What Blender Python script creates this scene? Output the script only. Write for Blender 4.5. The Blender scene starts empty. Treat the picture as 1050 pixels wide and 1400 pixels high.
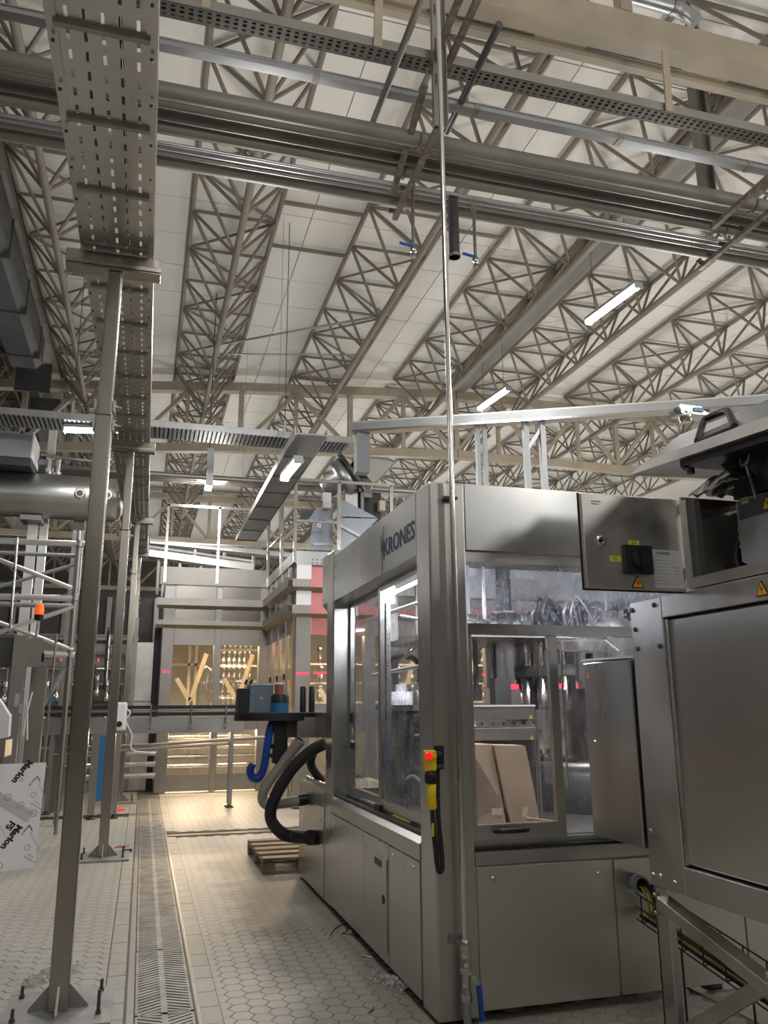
import bpy, bmesh, math, random
from mathutils import Vector, Matrix
random.seed(7)
S = bpy.context.scene
COL = S.collection

# ---------------------------------------------------------------- camera
cam_data = bpy.data.cameras.new('camera')
cam_data.sensor_fit = 'HORIZONTAL'
cam_data.sensor_width = 36.0
cam_data.lens = 1110.0 / 1050.0 * 36.0
cam_data.clip_end = 200
cam = bpy.data.objects.new('camera', cam_data)
COL.objects.link(cam)
R3 = Matrix(((0.9606681, -0.05899182, -0.27136096), (-0.27763225, -0.22547104, -0.93385392), (-0.0060943, 0.97246222, -0.23298086)))
cam.matrix_world = Matrix.Translation((0, 0, 1.55)) @ R3.to_4x4()
S.camera = cam

# ---------------------------------------------------------------- world and exposure
W = bpy.data.worlds.new('hall_air')
S.world = W
W.use_nodes = True
W.node_tree.nodes['Background'].inputs[0].default_value = (0.9, 0.92, 1.0, 1)
W.node_tree.nodes['Background'].inputs[1].default_value = 0.25
S.view_settings.view_transform = 'Standard'
S.view_settings.look = 'None'
S.view_settings.gamma = 1
S.view_settings.use_curve_mapping = False
S.view_settings.exposure = 0.0
try:
    S.cycles.use_denoising = True
    S.cycles.max_bounces = 10
    S.cycles.transparent_max_bounces = 24
    S.cycles.sample_clamp_indirect = 6
except Exception:
    pass

# ---------------------------------------------------------------- added fill: grid of bare point lights in place of the hall's LED rows
def fill_point(x, y, z, power, col=(1.0, 0.975, 0.93), r=0.35):
    d = bpy.data.lights.new('hall_fill', 'POINT')
    d.energy = power; d.color = col; d.shadow_soft_size = r
    o = bpy.data.objects.new('hall_fill', d); COL.objects.link(o); o.location = (x, y, z)
    return o
def lamp_area(p, power, sx, sy, rot=(0, 0, 0), col=(1.0, 0.98, 0.95)):  # area light, for the tube lamps and for added fill
    d = bpy.data.lights.new('area_light', 'AREA')
    d.shape = 'RECTANGLE'; d.size = sx; d.size_y = sy; d.energy = power; d.color = col
    o = bpy.data.objects.new('area_light', d); COL.objects.link(o)
    o.location = p; o.rotation_euler = rot
    return o
for gx in (-5.5, 1.0, 6.5, 12.0, 18.0):
    for gy in (-4.0, 2.2, 8.6, 15.0, 22.0, 29.0, 37.0):
        fill_point(gx, gy, 5.6, 60 if gx < -3 else 178)

# ---------------------------------------------------------------- materials
MATS = {}
def nodemat(name):
    m = bpy.data.materials.new(name); m.use_nodes = True
    nt = m.node_tree
    return m, nt, nt.nodes['Principled BSDF']
def mat(name, col, rough=0.5, metal=0.0, var=0.0, vscale=(3, 3, 3), rvar=0.0, emit=None, es=0.0, bump=0.0, bscale=40.0, spec=None, dark=None):
    """colour with soft wear: noise mixes the colour towards a darker or lighter version"""
    m, nt, b = nodemat(name)
    b.inputs['Roughness'].default_value = rough
    b.inputs['Metallic'].default_value = metal
    b.inputs['Base Color'].default_value = (*col, 1)
    if spec is not None: b.inputs['Specular IOR Level'].default_value = spec
    if emit:
        b.inputs['Emission Color'].default_value = (*emit, 1); b.inputs['Emission Strength'].default_value = es
    if var or rvar:
        tc = nt.nodes.new('ShaderNodeTexCoord'); mp = nt.nodes.new('ShaderNodeMapping')
        nt.links.new(tc.outputs['Object'], mp.inputs[0]); mp.inputs['Scale'].default_value = vscale
        n = nt.nodes.new('ShaderNodeTexNoise'); n.inputs['Scale'].default_value = 1.0; n.inputs['Detail'].default_value = 5
        nt.links.new(mp.outputs[0], n.inputs['Vector'])
        if var:
            mx = nt.nodes.new('ShaderNodeMix'); mx.data_type = 'RGBA'
            d = dark or tuple(c * (1 - var) for c in col)
            mx.inputs[6].default_value = (*d, 1); mx.inputs[7].default_value = (*[min(1, c * (1 + var * 0.5)) for c in col], 1)
            rp = nt.nodes.new('ShaderNodeMapRange'); rp.inputs[1].default_value = 0.35; rp.inputs[2].default_value = 0.65
            nt.links.new(n.outputs[0], rp.inputs[0]); nt.links.new(rp.outputs[0], mx.inputs[0])
            nt.links.new(mx.outputs[2], b.inputs['Base Color'])
        if rvar:
            r2 = nt.nodes.new('ShaderNodeMapRange')
            r2.inputs[1].default_value = 0.3; r2.inputs[2].default_value = 0.7
            r2.inputs[3].default_value = max(0.03, rough - rvar); r2.inputs[4].default_value = min(1, rough + rvar)
            nt.links.new(n.outputs[0], r2.inputs[0]); nt.links.new(r2.outputs[0], b.inputs['Roughness'])
    if bump:
        tc = nt.nodes.new('ShaderNodeTexCoord')
        n = nt.nodes.new('ShaderNodeTexNoise'); n.inputs['Scale'].default_value = bscale; n.inputs['Detail'].default_value = 4
        nt.links.new(tc.outputs['Object'], n.inputs['Vector'])
        bp = nt.nodes.new('ShaderNodeBump'); bp.inputs['Strength'].default_value = bump; bp.inputs['Distance'].default_value = 0.01
        nt.links.new(n.outputs[0], bp.inputs['Height']); nt.links.new(bp.outputs[0], b.inputs['Normal'])
    MATS[name] = m
    return m
STEEL = mat('brushed_stainless', (0.57, 0.56, 0.54), 0.30, 1.0, var=0.06, vscale=(1.6, 1.6, 0.7), rvar=0.05)
STEELH = mat('brushed_stainless_along', (0.52, 0.525, 0.52), 0.30, 1.0, var=0.06, vscale=(0.8, 0.8, 1.6), rvar=0.05)
STEELD = mat('stained_stainless', (0.62, 0.60, 0.57), 0.36, 1.0, var=0.10, vscale=(4, 4, 4), rvar=0.09)
STEELP = mat('polished_stainless', (0.66, 0.65, 0.63), 0.2, 1.0)
POSTM = mat('aged_post_steel', (0.37, 0.345, 0.31), 0.26, 1.0, var=0.03, vscale=(12, 12, 0.4), rvar=0.02)
PANELB = mat('dark_reflecting_panel', (0.20, 0.185, 0.165), 0.25, 0.8)
STEELM = mat('matt_machine_steel', (0.35, 0.335, 0.315), 0.40, 0.9, var=0.08, vscale=(2, 2, 2))
GALV = mat('galvanised_steel', (0.43, 0.445, 0.46), 0.40, 0.95, var=0.08, vscale=(3, 3, 3), rvar=0.05)
ALU = mat('white_aluminium', (0.80, 0.80, 0.79), 0.35, 0.7)
TAN = mat('beige_structural_paint', (0.37, 0.315, 0.24), 0.55, 0.0, var=0.15, vscale=(2, 2, 2))
TRUSS = mat('grey_beige_truss_paint', (0.205, 0.178, 0.14), 0.55, 0.0, var=0.15, vscale=(2, 2, 2))
PIPEP = mat('taupe_pipe_paint', (0.17, 0.16, 0.14), 0.5, 0.0, var=0.15, vscale=(2, 2, 2))
BRACK = mat('rusty_bracket_steel', (0.20, 0.165, 0.135), 0.5, 0.5, var=0.4, vscale=(14, 14, 14))
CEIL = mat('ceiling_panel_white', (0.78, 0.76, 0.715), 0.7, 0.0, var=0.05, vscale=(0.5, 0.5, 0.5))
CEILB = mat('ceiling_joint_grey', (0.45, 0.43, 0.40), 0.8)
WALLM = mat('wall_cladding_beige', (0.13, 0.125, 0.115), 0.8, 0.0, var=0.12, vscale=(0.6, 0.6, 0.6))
TILE = mat('floor_tile_cream', (0.50, 0.475, 0.42), 0.42, 0.0, var=0.16, vscale=(1.1, 1.1, 1.1), rvar=0.08)
TILE2 = mat('floor_tile_grey', (0.44, 0.415, 0.365), 0.45, 0.0, var=0.2, vscale=(2, 2, 2))
GROUT = mat('dark_grout', (0.15, 0.14, 0.115), 0.9)
BLACK = mat('black_plastic', (0.012, 0.012, 0.013), 0.4)
RUBBER = mat('black_rubber', (0.016, 0.016, 0.017), 0.5)
DARK = mat('dark_machine_grey', (0.075, 0.074, 0.074), 0.42, 0.3, var=0.15, vscale=(2, 2, 2))
DUCTM = mat('dark_duct_grey', (0.085, 0.085, 0.088), 0.5, 0.2, var=0.15)
GREYP = mat('grey_paint', (0.27, 0.29, 0.31), 0.4); GUTTER = mat('gutter_grey_paint', (0.24, 0.23, 0.21), 0.5)
SLATE = mat('slate_blue_paint', (0.135, 0.19, 0.26), 0.4)
SLATED = mat('dark_slate_label', (0.05, 0.065, 0.085), 0.4)
BLUE = mat('blue_plastic', (0.01, 0.07, 0.36), 0.3)
BLUEM = mat('blue_enamel', (0.03, 0.16, 0.36), 0.35)
BLUEP = mat('blue_cover_paint', (0.025, 0.045, 0.28), 0.4)
YELLOW = mat('safety_yellow', (0.75, 0.55, 0.01), 0.4)
LIME = mat('yellow_green_label', (0.50, 0.50, 0.05), 0.5)
ORANGE = mat('warning_orange', (0.85, 0.38, 0.02), 0.5)
RED = mat('red_button', (0.75, 0.015, 0.015), 0.3, emit=(1, 0.02, 0.02), es=0.6)
REDL = mat('red_lamp_and_reflection', (0.8, 0.02, 0.04), 0.4, emit=(1.0, 0.03, 0.07), es=2.2)  # real indicator lamps, and the red reflection on the filler columns
BEACON = mat('orange_beacon_lens', (0.9, 0.16, 0.01), 0.25, emit=(1, 0.16, 0.01), es=0.5)
WHITE = mat('white_sheet', (0.78, 0.78, 0.80), 0.5)
WHITEB = mat('bluish_white_plastic', (0.42, 0.47, 0.55), 0.25, 0.35)
LABELG = mat('grey_data_label', (0.42, 0.43, 0.45), 0.5)
INK = mat('black_ink', (0.01, 0.01, 0.012), 0.6)
INKB = mat('dark_blue_ink', (0.012, 0.022, 0.11), 0.5)
INKG = mat('grey_ink', (0.33, 0.33, 0.36), 0.6)
CARD = mat('brown_cardboard', (0.44, 0.32, 0.225), 0.8, var=0.12, vscale=(6, 6, 6))
WOOD = mat('weathered_wood', (0.29, 0.23, 0.16), 0.75, var=0.35, vscale=(3, 18, 18))
TAPE = mat('cream_tape', (0.82, 0.72, 0.52), 0.6)
CREAM = mat('cream_plastic', (0.62, 0.58, 0.46), 0.5)
PINK = mat('rose_pink_and_reflection', (0.58, 0.22, 0.23), 0.28, 0.4)  # pink parts, and the red reflection painted on the filler front
HOSEG = mat('grey_spiral_hose', (0.42, 0.40, 0.35), 0.5)
CONC = mat('worn_concrete_plate', (0.36, 0.36, 0.35), 0.5, 0.6, var=0.25, vscale=(6, 6, 6))
LED = mat('led_tube_glow', (1, 1, 1), 0.5, emit=(1.0, 0.98, 0.95), es=14)
WARML = mat('warm_lamp_glow', (1, 0.9, 0.7), 0.5, emit=(1.0, 0.78, 0.5), es=5)
def brushed(name, col, rough, aniso):
    m, nt, b = nodemat(name)
    b.inputs['Base Color'].default_value = (*col, 1); b.inputs['Metallic'].default_value = 1; b.inputs['Roughness'].default_value = rough
    b.inputs['Anisotropic'].default_value = aniso
    tg = nt.nodes.new('ShaderNodeTangent'); tg.direction_type = 'RADIAL'; tg.axis = 'Z'
    nt.links.new(tg.outputs[0], b.inputs['Tangent'])
    MATS[name] = m
    return m
BRUSH = brushed('grained_panel_steel', (0.68, 0.66, 0.62), 0.36, 0.8)
def glassmat(name, tint, dirt, dirtcol, scale, gloss=0.10):
    m = bpy.data.materials.new(name); m.use_nodes = True
    nt = m.node_tree; nt.nodes.clear()
    out = nt.nodes.new('ShaderNodeOutputMaterial')
    tr = nt.nodes.new('ShaderNodeBsdfTransparent'); tr.inputs[0].default_value = (*tint, 1)
    gl = nt.nodes.new('ShaderNodeBsdfGlossy'); gl.inputs['Roughness'].default_value = 0.04
    df = nt.nodes.new('ShaderNodeBsdfDiffuse'); df.inputs[0].default_value = (*dirtcol, 1)
    fr0 = nt.nodes.new('ShaderNodeFresnel'); fr0.inputs['IOR'].default_value = 1.45
    ge = nt.nodes.new('ShaderNodeNewGeometry'); iv = nt.nodes.new('ShaderNodeMath'); iv.operation = 'SUBTRACT'; iv.inputs[0].default_value = 1.0; nt.links.new(ge.outputs['Backfacing'], iv.inputs[1])
    fr = nt.nodes.new('ShaderNodeMath'); fr.operation = 'MULTIPLY'; nt.links.new(fr0.outputs[0], fr.inputs[0]); nt.links.new(iv.outputs[0], fr.inputs[1])
    m1 = nt.nodes.new('ShaderNodeMixShader'); m2 = nt.nodes.new('ShaderNodeMixShader')
    nt.links.new(fr.outputs[0], m1.inputs[0]); nt.links.new(tr.outputs[0], m1.inputs[1]); nt.links.new(gl.outputs[0], m1.inputs[2])
    tc = nt.nodes.new('ShaderNodeTexCoord')
    mp = nt.nodes.new('ShaderNodeMapping'); mp.inputs['Scale'].default_value = (1, 1, 0.45)
    nt.links.new(tc.outputs['Object'], mp.inputs[0])
    n = nt.nodes.new('ShaderNodeTexNoise'); n.inputs['Scale'].default_value = scale; n.inputs['Detail'].default_value = 8; n.inputs['Roughness'].default_value = 0.75
    nt.links.new(mp.outputs[0], n.inputs['Vector'])
    mr = nt.nodes.new('ShaderNodeMapRange'); mr.inputs[1].default_value = 0.48; mr.inputs[2].default_value = 0.72; mr.inputs[3].default_value = dirt * 0.12; mr.inputs[4].default_value = dirt
    nt.links.new(n.outputs[0], mr.inputs[0])
    sz = nt.nodes.new('ShaderNodeSeparateXYZ'); nt.links.new(ge.outputs['Position'], sz.inputs[0])
    zr = nt.nodes.new('ShaderNodeMapRange'); zr.inputs[1].default_value = 2.2; zr.inputs[2].default_value = 1.2; zr.inputs[3].default_value = 0.5; zr.inputs[4].default_value = 1.0; nt.links.new(sz.outputs[2], zr.inputs[0])
    sp = nt.nodes.new('ShaderNodeTexNoise'); sp.inputs['Scale'].default_value = 70; sp.inputs['Detail'].default_value = 3; nt.links.new(mp.outputs[0], sp.inputs['Vector'])
    sr = nt.nodes.new('ShaderNodeMapRange'); sr.inputs[1].default_value = 0.60; sr.inputs[2].default_value = 0.68; sr.inputs[4].default_value = dirt * 1.6; nt.links.new(sp.outputs[0], sr.inputs[0])
    su = nt.nodes.new('ShaderNodeMath'); nt.links.new(mr.outputs[0], su.inputs[0]); nt.links.new(sr.outputs[0], su.inputs[1])
    mz = nt.nodes.new('ShaderNodeMath'); mz.operation = 'MULTIPLY'; mz.use_clamp = True; nt.links.new(su.outputs[0], mz.inputs[0]); nt.links.new(zr.outputs[0] if dirt < 0.4 else su.outputs[0], mz.inputs[1])
    if dirt >= 0.4: mz.inputs[1].default_value = 1.0; nt.links.remove(mz.inputs[1].links[0])
    nt.links.new(mz.outputs[0], m2.inputs[0])
    nt.links.new(m1.outputs[0], m2.inputs[1]); nt.links.new(df.outputs[0], m2.inputs[2])
    nt.links.new(m2.outputs[0], out.inputs['Surface'])
    MATS[name] = m
    return m
GLASS = glassmat('dusty_safety_glass', (0.92, 0.93, 0.95), 0.34, (0.62, 0.64, 0.70), 11)
GLASSU = glassmat('frosted_dirty_glass', (0.86, 0.88, 0.95), 0.42, (0.66, 0.68, 0.78), 9)
CLEAR = glassmat('clear_acrylic', (0.95, 0.95, 0.96), 0.10, (0.7, 0.7, 0.72), 6)
FILM = glassmat('crumpled_clear_film', (0.9, 0.9, 0.9), 0.6, (0.75, 0.75, 0.75), 25)

def tape_mat():
    m, nt, b = nodemat('cream_tape_backlit')
    b.inputs['Base Color'].default_value = (0.85, 0.76, 0.55, 1); b.inputs['Roughness'].default_value = 0.6
    tl = nt.nodes.new('ShaderNodeBsdfTranslucent'); tl.inputs[0].default_value = (0.9, 0.8, 0.58, 1)
    mx = nt.nodes.new('ShaderNodeMixShader'); mx.inputs[0].default_value = 0.35
    out = nt.nodes['Material Output']
    nt.links.new(b.outputs[0], mx.inputs[1]); nt.links.new(tl.outputs[0], mx.inputs[2]); nt.links.new(mx.outputs[0], out.inputs['Surface'])
    return m
TAPEB = tape_mat()
def tile_mat(name, col):
    m, nt, b = nodemat(name)
    N, Lk = nt.nodes.new, nt.links.new
    g = N('ShaderNodeNewGeometry')
    n1 = N('ShaderNodeTexNoise'); n1.inputs['Scale'].default_value = 1.3; n1.inputs['Detail'].default_value = 6; n1.inputs['Roughness'].default_value = 0.6
    n2 = N('ShaderNodeTexNoise'); n2.inputs['Scale'].default_value = 9.0; n2.inputs['Detail'].default_value = 4
    Lk(g.outputs['Position'], n1.inputs['Vector']); Lk(g.outputs['Position'], n2.inputs['Vector'])
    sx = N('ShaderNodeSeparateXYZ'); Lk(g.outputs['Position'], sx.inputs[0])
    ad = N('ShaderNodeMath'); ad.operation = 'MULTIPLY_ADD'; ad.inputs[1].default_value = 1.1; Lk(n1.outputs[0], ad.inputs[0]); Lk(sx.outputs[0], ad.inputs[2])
    st = N('ShaderNodeMapRange'); st.inputs[1].default_value = 1.22; st.inputs[2].default_value = 1.52; Lk(ad.outputs[0], st.inputs[0])  # tiles turn darker towards the machine side, with a ragged edge
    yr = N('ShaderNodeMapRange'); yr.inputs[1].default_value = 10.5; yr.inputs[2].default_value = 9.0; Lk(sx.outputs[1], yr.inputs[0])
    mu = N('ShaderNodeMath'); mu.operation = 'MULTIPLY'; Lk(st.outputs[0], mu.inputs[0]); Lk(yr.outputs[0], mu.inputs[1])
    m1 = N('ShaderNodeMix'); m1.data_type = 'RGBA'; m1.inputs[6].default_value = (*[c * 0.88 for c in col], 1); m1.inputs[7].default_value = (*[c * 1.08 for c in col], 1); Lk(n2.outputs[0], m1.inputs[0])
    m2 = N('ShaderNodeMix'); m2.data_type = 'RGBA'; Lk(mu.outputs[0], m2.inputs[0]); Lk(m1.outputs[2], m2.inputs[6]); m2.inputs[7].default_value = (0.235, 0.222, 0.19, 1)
    Lk(m2.outputs[2], b.inputs['Base Color']); b.inputs['Roughness'].default_value = 0.45
    return m
TILE = tile_mat('floor_tile_cream_darkened', (0.47, 0.45, 0.405)); TILE2 = tile_mat('border_tile_grey_darkened', (0.43, 0.41, 0.365))
# ---------------------------------------------------------------- mesh helpers
class MB:
    def __init__(s): s.v = []; s.f = []; s.sm = []
    def add(s, vs, fs, smooth=False):
        o = len(s.v); s.v += [tuple(p) for p in vs]
        for f in fs: s.f.append(tuple(i + o for i in f)); s.sm.append(smooth)
        return s
    def box(s, x0, x1, y0, y1, z0, z1):
        vs = [(x, y, z) for z in (z0, z1) for y in (y0, y1) for x in (x0, x1)]
        return s.add(vs, [(0, 2, 3, 1), (4, 5, 7, 6), (0, 1, 5, 4), (2, 6, 7, 3), (0, 4, 6, 2), (1, 3, 7, 5)])
    def hexa(s, b, t):
        """eight corners: four below, four above, same order"""
        return s.add(list(b) + list(t), [(3, 2, 1, 0), (4, 5, 6, 7), (0, 1, 5, 4), (1, 2, 6, 5), (2, 3, 7, 6), (3, 0, 4, 7)])
    def bar(s, p, q, w, h, up=(0, 0, 1)):
        p, q, up = Vector(p), Vector(q), Vector(up)
        d = (q - p).normalized()
        if abs(d.dot(up)) > 0.98: up = Vector((0, 1, 0)) if abs(d.y) < 0.9 else Vector((1, 0, 0))
        a = d.cross(up).normalized(); b = a.cross(d).normalized()
        c = [a * (i * w / 2) + b * (j * h / 2) for i, j in ((-1, -1), (1, -1), (1, 1), (-1, 1))]
        return s.hexa([p + k for k in c], [q + k for k in c])
    def tube(s, p, q, r, n=10, r2=None, cap=True):
        p, q = Vector(p), Vector(q); d = (q - p).normalized()
        up = Vector((0, 0, 1)) if abs(d.z) < 0.9 else Vector((1, 0, 0))
        a = d.cross(up).normalized(); b = a.cross(d)
        r2 = r if r2 is None else r2
        vs = []
        for c, rr in ((p, r), (q, r2)):
            for i in range(n):
                t = 2 * math.pi * i / n
                vs.append(c + a * (math.cos(t) * rr) + b * (math.sin(t) * rr))
        s.add(vs, [(i, (i + 1) % n, n + (i + 1) % n, n + i) for i in range(n)], True)
        if cap: s.add(vs, [tuple(range(n))[::-1], tuple(range(n, 2 * n))])
        return s
    def pathtube(s, pts, r, n=10, rib=None):
        pts = [Vector(p) for p in pts]; m = len(pts); rings = []
        pa = None
        for i in range(m):
            d = (pts[min(i + 1, m - 1)] - pts[max(i - 1, 0)]).normalized()
            if pa is None:
                up = Vector((0, 0, 1)) if abs(d.z) < 0.9 else Vector((1, 0, 0)); a = d.cross(up).normalized()
            else:
                a = (pa - d * pa.dot(d)).normalized()
            pa = a; b = d.cross(a)
            rr = r if rib is None else r * (1 + (rib if i % 2 else -rib))
            rings.append([pts[i] + a * (math.cos(2 * math.pi * k / n) * rr) + b * (math.sin(2 * math.pi * k / n) * rr) for k in range(n)])
        vs = [p for rg in rings for p in rg]; fs = []
        for i in range(m - 1):
            for k in range(n): fs.append((i * n + k, i * n + (k + 1) % n, (i + 1) * n + (k + 1) % n, (i + 1) * n + k))
        s.add(vs, fs, True)
        s.add(rings[0] + rings[-1], [tuple(range(n))[::-1], tuple(range(n, 2 * n))])
        return s
    def lathe(s, prof, c=(0, 0, 0), axis=(0, 0, 1), n=20):
        """prof: (radius, height) along axis"""
        c, ax = Vector(c), Vector(axis).normalized()
        up = Vector((0, 0, 1)) if abs(ax.z) < 0.9 else Vector((1, 0, 0))
        a = ax.cross(up).normalized(); b = ax.cross(a)
        vs = []
        for r, h in prof:
            for k in range(n):
                t = 2 * math.pi * k / n
                vs.append(c + ax * h + a * (math.cos(t) * r) + b * (math.sin(t) * r))
        fs = [(i * n + k, i * n + (k + 1) % n, (i + 1) * n + (k + 1) % n, (i + 1) * n + k) for i in range(len(prof) - 1) for k in range(n)]
        s.add(vs, fs, True)
        s.add(vs[:n] + vs[-n:], [tuple(range(n))[::-1], tuple(range(n, 2 * n))])
        return s
    def prism(s, pts, ext):
        e = Vector(ext); n = len(pts); pts = [Vector(p) for p in pts]
        return s.add(pts + [p + e for p in pts], [tuple(range(n))[::-1], tuple(range(n, 2 * n))] + [(i, (i + 1) % n, n + (i + 1) % n, n + i) for i in range(n)])
    def mesh(s, name, m):
        me = bpy.data.meshes.new(name)
        me.from_pydata(s.v, [], s.f); me.update()
        me.polygons.foreach_set('use_smooth', s.sm)
        bm = bmesh.new(); bm.from_mesh(me)
        bmesh.ops.recalc_face_normals(bm, faces=bm.faces)
        bm.to_mesh(me); bm.free()
        me.materials.append(m)
        return me
    def build(s, name, m, parent=None, bevel=0.0):
        o = bpy.data.objects.new(name, s.mesh(name, m)); COL.objects.link(o)
        if bevel:
            b = o.modifiers.new('bevel', 'BEVEL'); b.width = bevel; b.segments = 2; b.limit_method = 'ANGLE'
        if parent is not None: child(o, parent)
        return o
def wloc(o):
    p = Vector(o.location)
    if o.parent is not None: p = o.parent.matrix_parent_inverse.to_translation() * 0 + p
    return p
ROOTS = {}
def child(o, parent):
    """parts are built in hall coordinates: cancel the offset of their thing"""
    o.parent = parent
    o.matrix_parent_inverse = Matrix.Translation(-ROOTS.get(parent.name, Vector((0, 0, 0))))
def tag(o, label=None, cat=None, group=None, kind=None):
    if label: o['label'] = label
    if cat: o['category'] = cat
    if group: o['group'] = group
    if kind: o['kind'] = kind
    return o
def thing(name, label, cat, loc=(0, 0, 0), group=None):
    o = bpy.data.objects.new(name, None); COL.objects.link(o)
    o.location = loc; o.empty_display_size = 0.1
    ROOTS[o.name] = Vector(loc)
    return tag(o, label, cat, group)
def share(src, name, parent, mw):
    """one more object on the same mesh"""
    o = src.copy(); o.name = name; COL.objects.link(o)
    o.parent = None; o.matrix_parent_inverse = Matrix.Identity(4); o.matrix_basis = mw
    if parent is not None: child(o, parent)
    return o
def instance(me, name, parent, mw):
    o = bpy.data.objects.new(name, me); COL.objects.link(o); o.matrix_basis = mw
    if parent is not None: child(o, parent)
    return o
def seg(p, q, r):
    p, q = Vector(p), Vector(q); d = q - p
    return Matrix.Translation((p + q) / 2) @ d.to_track_quat('Z', 'Y').to_matrix().to_4x4() @ Matrix.Diagonal((r, r, d.length, 1))
UNIT = {}
def unit_tube(m, n=8):
    k = (m.name, n)
    if k not in UNIT: UNIT[k] = MB().tube((0, 0, -0.5), (0, 0, 0.5), 1.0, n).mesh('strut', m)
    return UNIT[k]
def struct(o): o['kind'] = 'structure'; return o
def text(body, size, mw, m, parent, name='lettering', ext=0.0006, align='CENTER', shear=0.0, bold=0.0):
    c = bpy.data.curves.new(name, 'FONT'); c.body = body; c.size = size; c.extrude = ext; c.align_x = align; c.align_y = 'CENTER'; c.shear = shear
    c.resolution_u = 3; c.offset = bold
    t = bpy.data.objects.new(name + '_curve', c); COL.objects.link(t)
    dg = bpy.context.evaluated_depsgraph_get()
    me = bpy.data.meshes.new_from_object(t.evaluated_get(dg))
    bpy.data.objects.remove(t); bpy.data.curves.remove(c)
    me.materials.clear(); me.materials.append(m); me.name = name
    me.transform(mw)
    o = bpy.data.objects.new(name, me); COL.objects.link(o); child(o, parent)
    return o
def frame3(xa, ya, p):
    """matrix whose local x, y run along xa, ya at p"""
    xa, ya = Vector(xa).normalized(), Vector(ya).normalized(); za = xa.cross(ya)
    return Matrix(((xa.x, ya.x, za.x, p[0]), (xa.y, ya.y, za.y, p[1]), (xa.z, ya.z, za.z, p[2]), (0, 0, 0, 1)))
FACE_L = lambda p: frame3((0, -1, 0), (0, 0, 1), p)     # on a face that looks towards -X
FACE_F = lambda p: frame3((1, 0, 0), (0, 0, 1), p)      # on a face that looks towards -Y
def smooth_path(pts, n=8):
    """Catmull-Rom through the points"""
    P = [Vector(p) for p in pts]; P = [P[0] * 2 - P[1]] + P + [P[-1] * 2 - P[-2]]; out = []
    for i in range(1, len(P) - 2):
        a, b, c, d = P[i - 1:i + 3]
        for k in range(n):
            t = k / n
            out.append(0.5 * ((2 * b) + (c - a) * t + (2 * a - 5 * b + 4 * c - d) * t * t + (3 * b - 3 * c + d - a) * t ** 3))
    out.append(P[-2]); return out
M_inv = cam.matrix_world.inverted()
def in_frame(p, pad=30):
    c = M_inv @ Vector(p)
    if c.z > -0.2: return False
    u = 525 + 1110 * c.x / -c.z; v = 700 - 1110 * c.y / -c.z
    return -pad < u < 1050 + pad and -pad < v < 1400 + pad

# ================================================================ SETTING
floor = struct(MB().box(-9, 30, -9, 48, -0.12, -0.004).build('floor', GROUT))
# hexagonal tiles: 0.114 across flats, pointing along X, on both sides of the drain channel
HF = 0.114; HS = HF / math.sqrt(3); CP = HS * 1.5; G = 0.0022
def hex_mesh(name, m):
    mb = MB(); r1, r0 = HS - G, HS - G + 0.0012
    top = [(math.cos(k * math.pi / 3) * (r1 - 0.003), math.sin(k * math.pi / 3) * (r1 - 0.003), 0) for k in range(6)]
    sh = [(math.cos(k * math.pi / 3) * r1, math.sin(k * math.pi / 3) * r1, -0.0018) for k in range(6)]
    mb.add(top + sh, [tuple(range(6))] + [(k, 6 + k, 6 + (k + 1) % 6, (k + 1) % 6) for k in range(6)])
    return mb.mesh(name, m)
hexes = []
for side, x0, x1 in ((-1, -5.2, -0.112), (1, 0.492, 3.0)):
    ncol = int((x1 - x0) / CP) + 1
    for c in range(ncol):
        x = (x1 - c * CP) if side < 0 else (x0 + c * CP)
        for k in range(int((19.5 - 3.4) / HF)):
            y = 3.4 + k * HF + (HF / 2 if c % 2 else 0)
            if side > 0 and 10.9 < y < 11.4: continue
            if side < 0 and 13.2 < y < 13.55: continue
            if side > 0 and x > 1.5 and 4.4 < y < 7.9: continue
            hexes.append((x, y, c))
vis = sorted([h for h in hexes if in_frame((h[0], h[1], 0)) and h[0] < 1.45 and h[1] > 3.9], key=lambda h: h[0] ** 2 + h[1] ** 2)
near = set(vis[:300])
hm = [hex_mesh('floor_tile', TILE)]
def clip_hex(x, y, xlo, xhi):
    r = HS - G
    pts = [(x + math.cos(k * math.pi / 3) * r, y + math.sin(k * math.pi / 3) * r) for k in range(6)]
    def cl(ps, f, lim):
        out = []
        for i in range(len(ps)):
            a, b = ps[i], ps[(i + 1) % len(ps)]
            ia, ib = f * a[0] <= f * lim, f * b[0] <= f * lim
            if ia: out.append(a)
            if ia != ib:
                t = (lim - a[0]) / (b[0] - a[0]); out.append((lim, a[1] + (b[1] - a[1]) * t))
        return out
    pts = cl(pts, 1, xhi)
    return cl(pts, -1, xlo) if len(pts) > 2 else pts
field = MB()
for h in hexes:
    x, y, c = h
    lim = (-99, -0.112) if x < 0.2 else (0.492, 99)
    if h in near and c > 0:
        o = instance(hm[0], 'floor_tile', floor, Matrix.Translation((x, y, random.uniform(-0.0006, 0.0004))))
    else:
        p = clip_hex(x, y, *lim)
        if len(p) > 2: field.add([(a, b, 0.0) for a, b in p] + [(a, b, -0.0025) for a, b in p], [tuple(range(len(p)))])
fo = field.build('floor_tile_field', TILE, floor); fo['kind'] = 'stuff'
farf = MB()
farf.box(-8.9, -5.2, 3.4, 47.5, -0.02, -0.0006); farf.box(-5.2, 29.5, 19.55, 47.5, -0.02, -0.0006); farf.box(3.05, 29.5, -8.9, 19.5, -0.02, -0.0006); farf.box(-8.9, 2.95, -8.9, 3.3, -0.02, -0.0006)
farf.build('far_floor_screed', TILE2, floor)
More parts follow.
